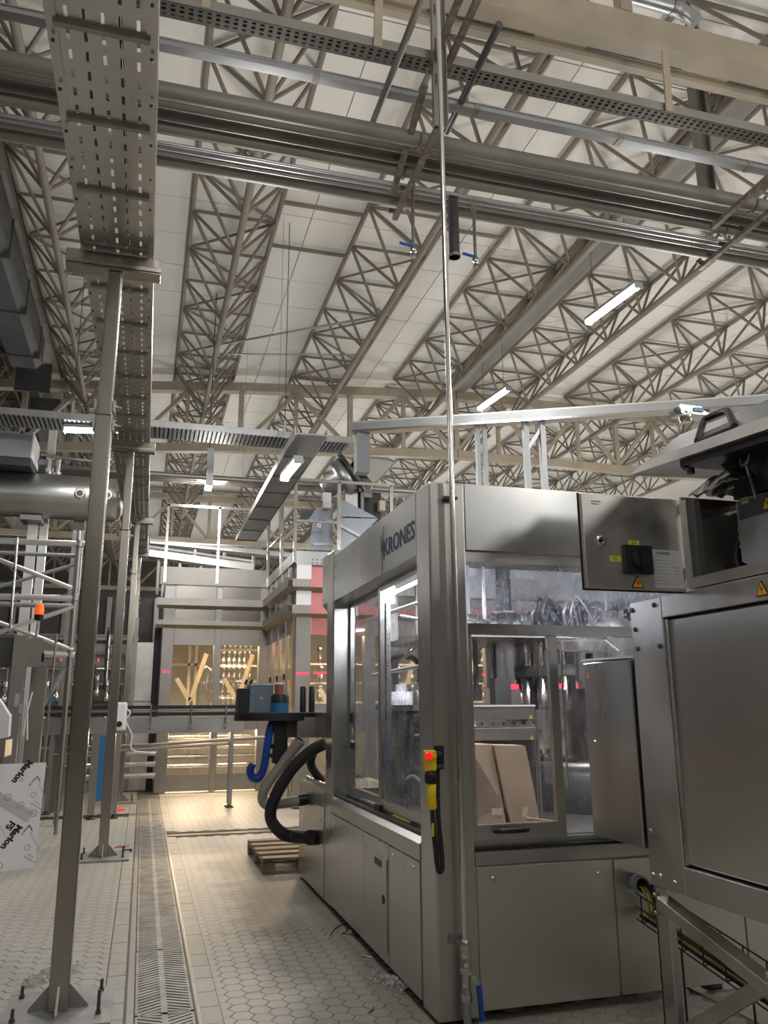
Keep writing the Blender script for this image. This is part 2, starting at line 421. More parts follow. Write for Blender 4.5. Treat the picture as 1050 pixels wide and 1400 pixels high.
# rectangular border tiles along both sides of the drain
bt = MB().box(-0.051, 0.051, -0.119, 0.119, -0.004, 0.0).mesh('border_tile', TILE2)
for k in range(62):
    y = 3.5 + k * 0.2445
    instance(bt, 'border_tile', floor, Matrix.Translation((-0.054, y, random.uniform(-0.0008, 0.0005))))
    if not 10.85 < y < 11.45: instance(bt, 'border_tile', floor, Matrix.Translation((0.438, y + 0.05, random.uniform(-0.0008, 0.0005))))

# ceiling of white panels with recessed joints
ceiling = struct(MB().box(-9, 30, -9, 48, 9.62, 9.8).build('ceiling', CEILB))
PANX = [-9, -5.75, -3.1, -0.45, 2.25, 4.95, 7.3, 9.75, 12.2, 14.7]
for i in range(len(PANX) - 1):
    for k in range(25):
        y0 = 4.6 + k * 1.06
        if y0 > 30 or PANX[i + 1] < -2.9: continue
        MB().box(PANX[i] + 0.008, PANX[i + 1] - 0.008, y0 + 0.010, y0 + 1.050, 9.57 + random.uniform(0, .006), 9.64).build('ceiling_panel', CEIL, ceiling)
MB().box(-3.1, 30, 31.2, 48, 9.58, 9.64).build('far_ceiling_lining', CEIL, ceiling)
MB().box(14.7, 30, -9, 31.2, 9.58, 9.64).build('right_ceiling_lining', CEIL, ceiling)
MB().box(-3.1, 14.7, -9, 4.55, 9.58, 9.64).build('near_ceiling_lining', CEIL, ceiling)
struct(MB().box(-9, 30, 47, 47.3, 0, 9.7).build('wall_back', WALLM))
struct(MB().box(-9.3, -9, -9, 47, 0, 9.7).build('wall_left', WALLM))
struct(MB().box(30, 30.3, -9, 47, 0, 9.7).build('wall_right', WALLM))
struct(MB().box(-9, 30, -9.3, -9, 0, 9.7).build('wall_front', WALLM))

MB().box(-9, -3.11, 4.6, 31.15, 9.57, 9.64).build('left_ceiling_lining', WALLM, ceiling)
# ================================================================ ROOF TRUSSES
TX = [-7.65, -5.0, -2.38, 0.3, 3.07, 5.55, 7.62, 10.27, 12.65, 15.1]
NAMES = ['far left beyond the dark duct', 'left of the dark square duct', 'right of the dark square duct, over the tall left post', 'over the left cable tray post', 'left of the thin vertical riser pipe',
         'left of the grey roof gutter', 'right of the grey roof gutter', 'beyond the upper bright tube lamp', 'over the open enclosure lid', 'at the far right of the roof']
BAYS = ((5.3, 18.1, 'near'), (18.7, 30.2, 'middle'), (30.8, 43.6, 'farthest'))
ZT, ZB, WD, PL = 9.50, 8.45, 1.38, 1.2
def roof_truss(x, y0, y1, bay, where, single):
    t = thing('roof_truss', 'triangular tube truss, %s bay, %s' % (bay, where), 'roof truss', (x + WD / 2, y0, ZB))
    r = 0.042
    for cx, cz, rr in ((x, ZT, r), (x + WD, ZT, r), (x + WD / 2, ZB, 0.055)):
        MB().tube((cx, y0, cz), (cx, y1, cz), rr, 8).build('chord', TRUSS, t)
    n = int(round((y1 - y0) / PL)); st = (y1 - y0) / n
    um = unit_tube(TRUSS, 6); web = MB()
    def strut(p, q, rr):
        if single: instance(um, 'strut', t, seg(p, q, rr))
        else: web.tube(p, q, rr, 5, cap=False)
    for k in range(n + 1):
        y = y0 + k * st
        L, Rr = Vector((x, y, ZT)), Vector((x + WD, y, ZT))
        strut(L, Rr, 0.030)
        if k < n:
            B = Vector((x + WD / 2, y + st / 2, ZB))
            L2, R2 = Vector((x, y + st, ZT)), Vector((x + WD, y + st, ZT))
            for q in (L, Rr, L2, R2): strut(B, q, 0.027)
            if k % 2: strut(L, R2, 0.025)
            else: strut(Rr, L2, 0.025)
    if not single: web.build('web', TRUSS, t)['kind'] = 'stuff'
for b, (y0, y1, bay) in enumerate(BAYS):
    for x, w in zip(TX, NAMES):
        if b == 0 and x < -6: continue
        off = 0.0
        if b == 0 and x < 5: off = min(1.6, max(0, (5.5 - x) * 0.2))
        roof_truss(x, y0, y1 + off, bay, w, b == 0 and -3 < x < 13)

# main girders across the hall
def girder(name, label, pts, zt, zb, single_web=True):
    t = thing(name, label, 'girder', pts[0][:2] + (zb,))
    for i in range(len(pts) - 1):
        (xa, ya), (xb, yb) = pts[i], pts[i + 1]
        MB().bar((xa, ya, zt), (xb, yb, zt), 0.24, 0.22).build('top_chord', TAN, t)
        MB().bar((xa, ya, zb), (xb, yb, zb), 0.2, 0.2).build('bottom_chord', TAN, t)
        n = max(1, int(round(math.hypot(xb - xa, yb - ya) / 2.65)))
        for k in range(n):
            f = lambda u: (xa + (xb - xa) * u, ya + (yb - ya) * u)
            p0, p1, pm = f(k / n), f((k + 1) / n), f((k + 0.5) / n)
            MB().bar((*p0, zt), (*p0, zb), 0.12, 0.12).build('post', TAN, t)
            MB().bar((*pm, zt), (*pm, zb), 0.09, 0.09).build('post', TAN, t)
            MB().bar((*pm, zt - .08), (*p0, zb + .08), 0.11, 0.09).build('diagonal', TAN, t)
            MB().bar((*pm, zt - .08), (*p1, zb + .08), 0.11, 0.09).build('diagonal', TAN, t)
    return t
girder('main_girder', 'tan roof girder with posts and diagonals across the hall, nearest the tube lamps', [(-8.8, 21.2), (-3.2, 20.3), (1.9, 19.1), (7.2, 18.2), (16.5, 18.4), (29, 18.4)], 9.25, 7.68)
girder('main_girder', 'tan roof girder farther back, seen above the walkway rails', [(-8.8, 30.5), (29, 30.5)], 9.25, 7.6)
girder('main_girder', 'tan roof girder farthest back in the hall', [(-8.8, 44), (29, 44)], 9.25, 7.6)

# grey gutter between two trusses, dark ducts at the left
tag(MB().box(7.02, 7.40, 5.3, 18.0, 9.30, 9.5).build('roof_gutter', GUTTER), 'grey box gutter running between two roof trusses', 'gutter')
for y0, y1, w in ((5.0, 17.6, 'near'), (21.2, 29.5, 'far')):
    t = thing('ventilation_duct', 'dark grey square ventilation duct under the roof at the left, %s length' % w, 'duct', (-2.95, y0, 8.7))
    k = 0; y = y0
    while y < y1 - 0.5:
        MB().prism([(-3.22, y, 8.75), (-3.1, y, 8.62), (-2.62, y, 8.62), (-2.5, y, 8.75), (-2.5, y, 9.3), (-3.22, y, 9.3)], (0, 1.94 if y + 2 < y1 else y1 - y, 0)).build('duct_section', DUCTM, t)
        MB().box(-3.24, -2.48, y + 1.94, y + 1.99, 8.60, 9.31).build('duct_flange', DARK, t); y += 2.0
# near crane beam, top right
t = thing('crane_beam', 'wide tan beam with slotted lower flange at the upper right', 'beam', (2, 5.45, 7.6))
MB().box(-3, 14, 5.52, 5.62, 7.70, 8.0).build('web_plate', TAN, t)
MB().box(-3, 14, 5.50, 5.76, 7.66, 7.70).build('flange', TAN, t)
MB().box(-3, 14, 5.76, 5.84, 7.62, 7.70).build('lower_flange', TAN, t)
for i in range(6):
    MB().box(0.5 + i * 1.6, 1.55 + i * 1.6, 5.70, 5.718, 7.652, 7.661).build('slot', DARK, t)
for gx in (-0.4, 2.45, 4.05): MB().bar((gx, 5.57, 8.0), (gx, 5.62, 9.5), 0.12, 0.12).build('hanger', TAN, t)
t = thing('hanger_column', 'dark taupe vertical hanger column behind the pipes at the upper right', 'column', (5.85, 6.8, 7.1))
MB().box(5.78, 5.80, 6.74, 6.88, 7.1, 9.5).build('flange', PIPEP, t); MB().box(5.90, 5.92, 6.74, 6.88, 7.1, 9.5).build('flange', PIPEP, t); MB().box(5.80, 5.90, 6.80, 6.82, 7.1, 9.5).build('web_plate', PIPEP, t)

tag(MB().tube((1.256, 15.611, 8.8), (4.036, 13.554, 8.8), 0.025, 8).build('roof_conduit', GALV), 'grey conduit slanting between two roof trusses, upper left of the riser pipe', 'conduit')
tag(MB().tube((1.086, 16.209, 8.8), (3.98, 15.453, 8.8), 0.02, 8).build('roof_conduit', GALV), 'thin grey conduit running level just below the slanting roof conduit', 'conduit')
for k, (x0, x1, y, w) in enumerate(((1.68, 3.07, 11.6, 'nearer'), (1.68, 3.07, 12.9, 'farther'), (4.45, 5.55, 11.6, 'single'))):
    tag(MB().tube((x0, y, 9.5), (x1, y, 9.5), 0.035, 8).build('roof_purlin', TRUSS), ('%s of two purlins between the trusses above the slanting conduit' % w) if k < 2 else 'short roof purlin between the trusses just left of the riser pipe', 'purlin', 'roof purlins')
# ================================================================ TUBE LAMPS
def tube_lamp(p, q, label, ztop=9.5):
    p, q = Vector(p), Vector(q)
    t = thing('tube_lamp', label, 'lamp', p, 'tube lamps of the hall')
    d = (q - p).normalized()
    MB().bar(p + Vector((0, 0, .055)), q + Vector((0, 0, .055)), 0.13, 0.05).build('housing', GREYP, t)
    MB().bar(p + Vector((0, 0, .005)), q + Vector((0, 0, .005)), 0.11, 0.05).build('diffuser', LED, t)
    for e in (p - d * 0.01, q + d * 0.01): MB().bar(e, e + d * 0.02, 0.14, 0.09).build('end_cap', GREYP, t)
    for u in (0.15, 0.85):
        c = p + (q - p) * u; MB().tube(c + Vector((0, 0, .08)), (c.x, c.y, ztop), 0.005, 5).build('wire', DARK, t)
    c = (p + q) / 2
    ang = math.atan2(d.y, d.x)
    lamp_area((c.x, c.y, c.z - 0.04), 40, (q - p).length, 0.1, (0, 0, ang))
tube_lamp((6.696, 10.888, 7.7), (6.805, 9.612, 7.7), 'long bright tube lamp under the roof, upper right')
tube_lamp((6.521, 15.081, 7.7), (6.642, 13.901, 7.7), 'shorter bright tube lamp above the long aluminium beam')
tube_lamp((1.876, 11.893, 4.95), (1.918, 10.938, 4.95), 'small tube lamp hung under the sloping cable tray', 5.2)
tube_lamp((-1.37, 12.392, 5.6), (-0.49, 12.257, 5.6), 'bright tube lamp behind the tall left post', 5.69)

# ================================================================ OVERHEAD PIPES ACROSS THE AISLE
XA, XB = -4.5, 9.5
def xpipe(name, label, y, z, r, m, cat='pipe', group='pipes over the aisle'):
    o = MB().tube((XA, y, z), (XB, y, z), r, 14).build(name, m); return tag(o, label, cat, group)
xpipe('overhead_pipe', 'thick taupe pipe, uppermost of the pipes crossing above the aisle', 5.85, 6.4, 0.068, PIPEP)
xpipe('overhead_pipe', 'taupe pipe second from the top of the crossing bundle', 6.285, 6.40, 0.062, PIPEP)
xpipe('overhead_pipe', 'thick taupe pipe, lowest and nearest the roof lamps of the crossing pipes', 6.72, 6.40, 0.076, PIPEP)
xpipe('thin_pipe', 'thin steel pipe between the two middle taupe pipes', 6.50, 6.36, 0.026, GALV)
xpipe('thin_pipe', 'thin steel pipe under the second taupe pipe', 6.405, 6.33, 0.016, GALV)
xpipe('thin_pipe', 'thin steel pipe just above the lowest taupe pipe', 6.58, 6.35, 0.016, STEELM)
t = thing('cable_duct', 'dark steel cable duct with folded edges between the upper taupe pipes', 'cable duct', (0, 6.05, 6.4))
MB().box(XA, XB, 6.0, 6.16, 6.43, 6.445).build('duct_base', STEELM, t); MB().box(XA, XB, 6.0, 6.012, 6.36, 6.445).build('duct_side', STEELM, t); MB().box(XA, XB, 6.148, 6.16, 6.36, 6.445).build('duct_side', STEELM, t)
t = thing('square_conduit', 'bright galvanised square conduit above the taupe pipes', 'conduit', (0, 5.93, 6.9))
MB().box(XA, XB, 5.89, 5.985, 6.88, 6.93).build('conduit_body', GALV, t); MB().box(XA, XB, 5.88, 5.995, 6.93, 6.94).build('conduit_lid', GALV, t)
for i in range(9): MB().box(XA + 1.1 + i * 1.5, XA + 1.16 + i * 1.5, 5.885, 5.99, 6.875, 6.93).build('joint_sleeve', STEELM, t)
# perforated tray: ladder of slots
t = thing('perforated_tray', 'narrow perforated cable tray, topmost of the runs crossing the aisle', 'cable tray', (0, 5.5, 6.9))
for y in (5.48, 5.52, 5.565, 5.61): MB().box(XA, XB, y - 0.009, y + 0.009, 6.895, 6.90).build('tray_strip', STEELM, t)
MB().box(XA, XB, 5.46, 5.468, 6.895, 6.985).build('tray_side', STEELM, t); MB().box(XA, XB, 5.622, 5.63, 6.895, 6.985).build('tray_side', STEELM, t)
rg = MB().box(-0.018, 0.018, -0.075, 0.075, 0, 0.005).mesh('tray_rung', STEELM)
for i in range(150): instance(rg, 'tray_rung', t, Matrix.Translation((XA + 2.2 + i * 0.07, 5.545, 6.894)))
MB().box(XA, XB, 5.49, 5.60, 6.93, 6.96).build('cable_bundle', DARK, t)
for hx in (0.15, 1.55, 4.35): MB().bar((hx, 5.44, 6.88), (hx + 0.02, 5.44, 7.56), 0.07, 0.02).build('hanger', TAN, t)
# support frames: drop channel and horizontal arms running along the aisle
def pipe_support(x, label, chan):
    t = thing('pipe_support', label, 'bracket', (x, 5.5, 6.2), 'pipe supports over the aisle')
    if chan:
        MB().box(x - 0.055, x + 0.055, 5.40, 5.41, 6.2, 7.56).build('channel', STEELM, t)
        MB().box(x - 0.062, x - 0.052, 5.36, 5.41, 6.2, 7.56).build('channel_side', STEELM, t); MB().box(x + 0.052, x + 0.062, 5.36, 5.41, 6.2, 7.56).build('channel_side', STEELM, t)
        for z in (6.6, 6.95, 7.3): MB().box(x - 0.03, x + 0.03, 5.395, 5.399, z, z + 0.1).build('channel_slot', DARK, t)
    else:
        MB().box(x + 0.3, x + 0.38, 5.2, 5.28, 6.2, 9.5).build('channel', STEELM, t)
    y0 = 5.45 if chan else 5.1
    MB().bar((x, y0, 6.22), (x + 0.03, 6.78, 6.22), 0.05, 0.045).build('arm', BRACK, t)
    MB().bar((x - 0.14 if chan else x - 0.36, y0 - .1, 6.52 if chan else 6.25), (x - 0.1 if chan else x - 0.33, 6.4 if chan else 6.1, 6.24), 0.05, 0.045).build('arm', BRACK, t)
    for y in (6.05, 6.35, 6.55, 6.72): MB().box(x - 0.05, x + 0.03, y - 0.015, y + 0.015, 6.24, 6.275).build('clamp', DARK, t)
    for y in (5.85, 6.285): MB().pathtube([(x - 0.03, y + math.cos(a) * 0.08, 6.4 - math.sin(a) * 0.08) for a in [i * math.pi / 8 for i in range(9)]], 0.008, 6).build('pipe_strap', DARK, t)
pipe_support(2.07, 'pipe support with a vertical channel and two rusty arms beside the riser pipe', True)
pipe_support(5.58, 'pipe support with two dark arms at the right edge of the roof view', False)
# arms that carry the tray
for k, x in enumerate((2.02, 2.16)): tag(MB().bar((x, 4.4, 6.86 + k * .01), (x + 0.02, 5.5, 6.86 + k * .01), 0.05, 0.05).build('strut_bracket', BRACK), ('left' if k == 0 else 'right') + ' of the two rusty arms above the vertical channel, top centre', 'bracket', 'tray arms')
tag(MB().tube((1.70, 4.3, 6.72), (1.70, 6.5, 6.72), 0.03, 10).build('cross_pipe', STEELM), 'thin pipe running along the aisle, crossing over the taupe pipes left of the channel', 'pipe')
tag(MB().tube((2.45, 4.99, 6.92), (2.48, 6.3, 6.92), 0.032, 10).build('cross_pipe', DARK), 'short dark pipe with open end right of the vertical channel', 'pipe')
# drops with valves
def valve_drop(x, y, z1, z0, label):
    t = thing('air_drop', label, 'valve', (x, y, z0), 'valve drops under the pipes')
    MB().tube((x, y, z0 + 0.1), (x, y, z1), 0.017, 8).build('drop_pipe', STEELM, t)
    MB().lathe([(0.026, 0), (0.026, 0.03), (0.018, 0.035), (0.018, 0.05), (0.032, 0.06), (0.032, 0.1), (0.02, 0.11)], (x, y, z0), n=10).build('valve_body', STEELP, t)
    MB().bar((x, y - 0.02, z0 + 0.1), (x - 0.14, y - 0.02, z0 + 0.12), 0.012, 0.025).build('valve_handle', BLUE, t)
    MB().lathe([(0.03, 0), (0.03, 0.06)], (x, y, z1 - .06), n=10).build('tee', STEELM, t)
valve_drop(*(2.159, 6.4, 6.251)[:2], 6.36, 5.581, 'air drop with blue lever hanging left of the thick pipe stub')
valve_drop(*(2.842, 6.55, 6.439)[:2], 6.36, 5.67, 'air drop with blue lever hanging right of the thick pipe stub')
t = thing('pipe_stub', 'thick dark capped pipe stub hanging below the crossing pipes', 'pipe', (2.6, 6.5, 5.6))
sx, sy = (2.606, 6.5, 6.121)[:2]
MB().tube((sx, sy, 5.713), (sx, sy, 6.36), 0.052, 14).build('stub_pipe', DARK, t)
MB().tube((sx, sy, 6.33), (sx, sy + 0.2, 6.39), 0.03, 10).build('stub_elbow', DARK, t); MB().lathe([(0.058, 0), (0.058, 0.03)], (sx, sy, 5.713), n=14).build('end_ring', STEELM, t)
t = thing('elbow_pipe', 'grey pipe with a downturned open end at the top right', 'pipe', (4.385, 5.806, 8.5))
MB().pathtube([(4.173, 5.858, 8.6), (4.604, 5.864, 8.6), (4.914, 5.87, 8.6), (5.034, 5.861, 8.55), (5.108, 5.831, 8.45)], 0.075, 12).build('elbow', GALV, t)
MB().lathe([(0.085, 0), (0.085, 0.05)], (4.839, 5.863, 8.6), (1, 0.1, 0), n=12).build('coupling', STEELM, t)

# ================================================================ LEFT CABLE TRAY ON POSTS
t = thing('cable_tray', 'wide perforated stainless cable tray overhead, carried by the row of posts at the left', 'cable tray', (-0.3, 3, 4.42))
TZ = lambda y: 4.424 + (y - 5.03) * 0.05 + 0.0005 * (y - 5.03) ** 2
def traybox(x0, x1, y0, y1, d0, d1, name, m):
    MB().hexa([(x0, y0, TZ(y0) + d0), (x1, y0, TZ(y0) + d0), (x1, y1, TZ(y1) + d0), (x0, y1, TZ(y1) + d0)], [(x0, y0, TZ(y0) + d1), (x1, y0, TZ(y0) + d1), (x1, y1, TZ(y1) + d1), (x0, y1, TZ(y1) + d1)]).build(name, m, t)
XL, XR = -0.555, -0.105
y = 1.2; k = 0
while y < 21:
    L = 0.62 if y < 12 else 1.24
    y1 = y + L
    # strips between five rows of slots, slots 50 mm long with 25 mm bridges
    mb = MB(); xs = [XL + 0.04, XL + 0.085, XL + 0.105, XL + 0.155, XL + 0.175, XL + 0.235, XL + 0.255, XL + 0.315, XL + 0.335, XL + 0.37, XL + 0.41][:11]
    xs = [XL + 0.02]
    for c in range(5): xs += [XL + 0.075 + c * 0.072, XL + 0.090 + c * 0.072]
    xs += [XR - 0.02]
    for a in range(0, 12, 2): mb.hexa([(xs[a], y, TZ(y)), (xs[a + 1], y, TZ(y)), (xs[a + 1], y1, TZ(y1)), (xs[a], y1, TZ(y1))], [(xs[a], y, TZ(y) + .003), (xs[a + 1], y, TZ(y) + .003), (xs[a + 1], y1, TZ(y1) + .003), (xs[a], y1, TZ(y1) + .003)])
    ny = int(L / 0.124)
    for a in range(1, 11, 2):
        for j in range(ny + 1):
            ya = y + j * 0.124 - 0.03; yb = ya + 0.062
            if j == 0: ya = y
            yb = min(yb, y1)
            if yb - ya > 0.005: mb.hexa([(xs[a], ya, TZ(ya)), (xs[a + 1], ya, TZ(ya)), (xs[a + 1], yb, TZ(yb)), (xs[a], yb, TZ(yb))], [(xs[a], ya, TZ(ya) + .003), (xs[a + 1], ya, TZ(ya) + .003), (xs[a + 1], yb, TZ(yb) + .003), (xs[a], yb, TZ(yb) + .003)])
    mb.build('tray_plate', STEEL, t)
    traybox(XL + 0.03, XR - 0.03, y - 0.014, y + 0.014, -0.022, 0.0, 'cross_rung', STEELM)
    y = y1; k += 1
for s, xx in ((1, XL), (-1, XR)):
    a, b = (xx, xx + 0.006) if s > 0 else (xx - 0.006, xx)
    traybox(a, b, 1.2, 21.1, -0.02, 0.11, 'side_rail', STEEL)
    a, b = (xx, xx + 0.045) if s > 0 else (xx - 0.045, xx)
    traybox(a, b, 1.2, 21.1, -0.024, -0.02, 'side_flange', STEEL)
    for j in range(26):
        yy = 1.6 + j * 0.31
        MB().lathe([(0.009, 0), (0.009, 0.008), (0.004, 0.01)], ((a + b) / 2, yy, TZ(yy) - 0.024), (0, 0, -1), n=6).build('bolt', DARK, t)
cb = MB()
for c in range(5): cb.tube((XL + 0.1 + c * 0.022, 1.2, TZ(1.2) + 0.022), (XL + 0.1 + c * 0.022, 21, TZ(21) + 0.022), 0.010, 6)
for c in range(4): cb.tube((XL + 0.27 + c * 0.018, 1.2, TZ(1.2) + 0.02), (XL + 0.27 + c * 0.018, 21, TZ(21) + 0.02), 0.008, 6)
cb.build('cable_run', DARK, t)['kind'] = 'stuff'

def tray_post(x, y, base, zt, joint, label):
    zt = TZ(y - 0.06) - 0.147
    t = thing('tray_post', label, 'post', (x, y, 0), 'posts under the cable tray')
    MB().box(x - 0.05, x + 0.05, y - 0.05, y + 0.05, 0.02, joint).build('lower_shaft', POSTM, t, 0.008)
    MB().box(x - 0.043, x + 0.043, y - 0.043, y + 0.043, joint, zt).build('upper_shaft', POSTM, t, 0.008)
    MB().box(x - 0.30, x + 0.28, y - 0.055, y + 0.055, zt, zt + 0.118).build('crosshead', POSTM, t, 0.006)
    MB().box(x - 0.30, x + 0.28, y - 0.064, y - 0.058, zt + .02, zt + 0.045).build('crosshead_lip', STEELM, t)
    for z in (joint + 0.06, joint - 0.06):
        for s in (-1, 1):
            MB().box(x + s * 0.05, x + s * 0.062, y - 0.05, y + 0.03, z - 0.035, z + 0.035).build('clamp_plate', STEELM, t)
            MB().lathe([(0.014, 0), (0.014, 0.02), (0.007, 0.022), (0.007, 0.04)], (x + s * 0.06, y - 0.02, z), (s, 0, 0), n=6).build('bolt', STEELM, t)
    MB().box(x - 0.27, x + 0.27, y - 0.27, y + 0.32, 0.001, 0.02).build('base_plate', CONC, t)
    for dx, dy in ((1, 0), (-1, 0), (0, -1), (0, 1)):
        a = Vector((x + dx * 0.05, y + dy * 0.05, 0.02)); e = Vector((dx, dy, 0)); w = Vector((-dy, dx, 0)) * 0.006
        MB().prism([a - w, a + e * 0.10 - w, a + e * 0.095 + Vector((0, 0, .015)) - w, a + Vector((0, 0, 0.12)) - w], w * 2).build('gusset', STEELM, t)
    for dx, dy in ((1, 1), (-1, 1), (1, -1), (-1, -1)):
        px, py = x + dx * 0.205, y + (0.235 if dy > 0 else -0.13)
        hh = 0.11 if (dx, dy) == (1, -1) else 0.06
        b = MB().lathe([(0.016, 0), (0.016, 0.014)], (px, py, 0.02), n=6).build('nut', DARK, t)
        MB().lathe([(0.009, 0), (0.009, hh)], (px, py, 0.02), n=8).build('anchor_bolt', DARK, t)
tray_post(-0.333, 5.03, 0.36, 4.28, 3.30, 'tall square stainless post in the left foreground with bolted base plate')
tray_post(-0.315, 9.72, 0.36, 4.51, 3.56, 'second stainless tray post, behind the foreground post')
tray_post(-0.29, 15.2, 0.36, 4.84, 3.9, 'third stainless tray post, standing beyond the conveyor')
tray_post(-0.29, 20.7, 0.36, 5.06, 4.1, 'fourth stainless tray post, farthest in the row under the end of the tray')

# ================================================================ DRAIN
t = thing('drain_channel', 'long stainless floor drain channel with herringbone slotted grates', 'drain', (0.2, 4.5, 0))
DY0, DY1 = 3.6, 15.4
for x0, x1, n, m in ((-0.001, 0.012, 'frame_edge', DARK), (0.012, 0.048, 'frame_rail', STEELM), (0.358, 0.366, 'frame_edge', DARK), (0.366, 0.386, 'frame_rail', STEELM)):
    MB().box(x0, x1, DY0, DY1, -0.03, 0.003 if n == 'frame_rail' else 0.0).build(n, m, t)
MB().box(0.048, 0.358, DY0, DY1, -0.08, -0.045).build('channel_bed', BLACK, t)
y = 3.66; k = 0
while y < DY1 - 0.6:
    g = MB(); a, b = 0.055, 0.352; mid = 0.2035; L = 1.19
    z0, z1 = -0.012, 0.004
    g.box(a, a + 0.014, y, y + L, z0, z1); g.box(b - 0.014, b, y, y + L, z0, z1); g.box(mid - 0.016, mid + 0.016, y, y + L, z0, z1)
    g.box(a, b, y, y + 0.012, z0, z1); g.box(a, b, y + L - 0.012, y + L, z0, z1)
    nb = 25 if y < 9 else 14
    for s, xa, xb in ((1, a + 0.014, mid - 0.016), (-1, mid + 0.016, b - 0.014)):
        tilt = 0.036 * s * (1 if k % 2 else -1)
        st = (L - 0.024) / nb
        for j in range(nb + 1):
            yc = y + 0.012 + j * st; w = st * 0.62
            g.hexa([(xa, max(y, min(y + L, yc - w / 2 - tilt)), z0), (xb, max(y, min(y + L, yc - w / 2 + tilt)), z0), (xb, max(y, min(y + L, yc + w / 2 + tilt)), z0), (xa, max(y, min(y + L, yc + w / 2 - tilt)), z0)],
                   [(xa, max(y, min(y + L, yc - w / 2 - tilt)), z1), (xb, max(y, min(y + L, yc - w / 2 + tilt)), z1), (xb, max(y, min(y + L, yc + w / 2 + tilt)), z1), (xa, max(y, min(y + L, yc + w / 2 - tilt)), z1)])
    g.build('grate', CONC, t)
    y += L + 0.004; k += 1
t = thing('cross_channel', 'narrow dark floor channel running right from the drain, beyond the pallet', 'drain', (1.2, 11.15, 0))
MB().box(0.39, 4.0, 11.02, 11.05, -0.02, 0.004).build('channel_edge', DARK, t); MB().box(0.39, 4.0, 11.28, 11.31, -0.02, 0.004).build('channel_edge', DARK, t)
MB().box(0.39, 4.0, 11.05, 11.28, -0.06, -0.0035).build('channel_bed', DARK, t)
t = thing('cross_channel', 'narrow dark floor channel running left from the drain past the third post', 'drain', (-1.2, 13.4, 0))
MB().box(-4.5, -0.01, 13.27, 13.29, -0.02, 0.004).build('channel_edge', DARK, t); MB().box(-4.5, -0.01, 13.46, 13.48, -0.02, 0.004).build('channel_edge', DARK, t)
MB().box(-4.5, -0.01, 13.29, 13.46, -0.06, -0.0035).build('channel_bed', DARK, t)

# ================================================================ LABELLING MACHINE (large guarded machine)
t = M = thing('labelling_machine', 'large stainless guarded labelling machine with glass doors and blue lettering on its header', 'machine', (1.5, 4.25, 0))
MB().box(1.5, 1.722, 4.25, 4.49, 0.02, 2.81).build('corner_column', STEEL, t, 0.012)
MB().box(1.50, 1.70, 6.72, 6.97, 0.03, 2.87).build('far_column', STEEL, t, 0.012)
MB().box(4.1, 4.3, 4.25, 4.49, 0.03, 2.81).build('right_column', STEEL, t, 0.01)
MB().box(4.1, 4.3, 6.72, 6.97, 0.03, 2.81).build('rear_column', STEEL, t, 0.01)
hl = MB().prism([(1.502, 4.492, 2.42), (1.502, 4.492, 2.805), (1.56, 4.492, 2.815), (1.74, 4.492, 2.815), (1.74, 4.492, 2.40), (1.60, 4.492, 2.40)], (0, 2.226, 0)).build('left_header', STEELH, t)
hf = MB().box(1.724, 4.098, 4.252, 4.47, 2.42, 2.81).build('front_header', STEELH, t)
MB().box(1.724, 4.098, 4.275, 4.40, 2.355, 2.42).build('header_soffit', STEELD, t)
MB().prism([(1.504, 6.972, 2.87), (1.504, 6.972, 2.44), (1.60, 6.972, 2.33), (1.78, 6.972, 2.33), (1.78, 6.972, 2.87)], (0, 0.22, 0)).build('rear_header_stub', STEEL, t)
MB().box(1.70, 4.1, 6.80, 6.95, 2.50, 2.81).build('rear_header', STEELH, t)
MB().box(4.12, 4.28, 4.49, 6.72, 2.42, 2.81).build('right_header', STEELH, t)
# lettering on the left header with the forked stroke emblem before it
text('KRONES', 0.158, FACE_L((1.5005, 4.85, 2.578)) @ Matrix.Diagonal((1.12, 1, 1, 1)), INKB, hl, 'lettering', 0.0008, bold=0.0018)
em = MB()
c = lambda y, z: (1.4995, y, z)
for pts in ([(5.222, 2.575), (5.212, 2.425), (5.218, 2.425), (5.236, 2.58)], [(5.236, 2.58), (5.222, 2.575), (5.17, 2.74), (5.176, 2.742)], [(5.222, 2.56), (5.236, 2.575), (5.262, 2.69), (5.256, 2.692)], [(5.205, 2.61), (5.196, 2.62), (5.168, 2.505), (5.176, 2.50)]):
    em.prism([c(*p) for p in pts], (0.0012, 0, 0))
em.build('emblem', INKB, hl)
# base, left side
MB().box(1.504, 1.72, 4.49, 6.72, 0.05, 0.73).build('base_body', STEELD, t)
def panel_l(name, y0, y1, z0, z1, m=STEEL):
    return MB().box(1.494, 1.504, y0 + 0.003, y1 - 0.003, z0, z1).build(name, m, t, 0.002)
def screw_l(y, z, par, x=1.494):
    MB().lathe([(0.013, 0), (0.013, 0.004), (0.009, 0.006)], (x, y, z), (-1, 0, 0), n=12).build('panel_lock', STEELP, par)
    MB().box(x - 0.0072, x - 0.0058, y - 0.004, y + 0.004, z - 0.0015, z + 0.0015).build('lock_slot', BLACK, par)
p = panel_l('base_panel', 5.70, 6.715, 0.052, 0.725); screw_l(6.6, 0.66, p); screw_l(5.78, 0.66, p)
p = panel_l('base_panel', 5.09, 5.70, 0.052, 0.725)
d = MB().box(1.486, 1.494, 5.115, 5.665, 0.105, 0.64).build('drawer_front', STEELH, t, 0.003)
MB().box(1.484, 1.4862, 5.22, 5.38, 0.575, 0.615).build('grip_slot', BLACK, d)
MB().lathe([(0.028, 0), (0.028, 0.004), (0.016, 0.005)], (1.486, 5.18, 0.40), (-1, 0, 0), n=14).build('cam_lock', BLACK, d)
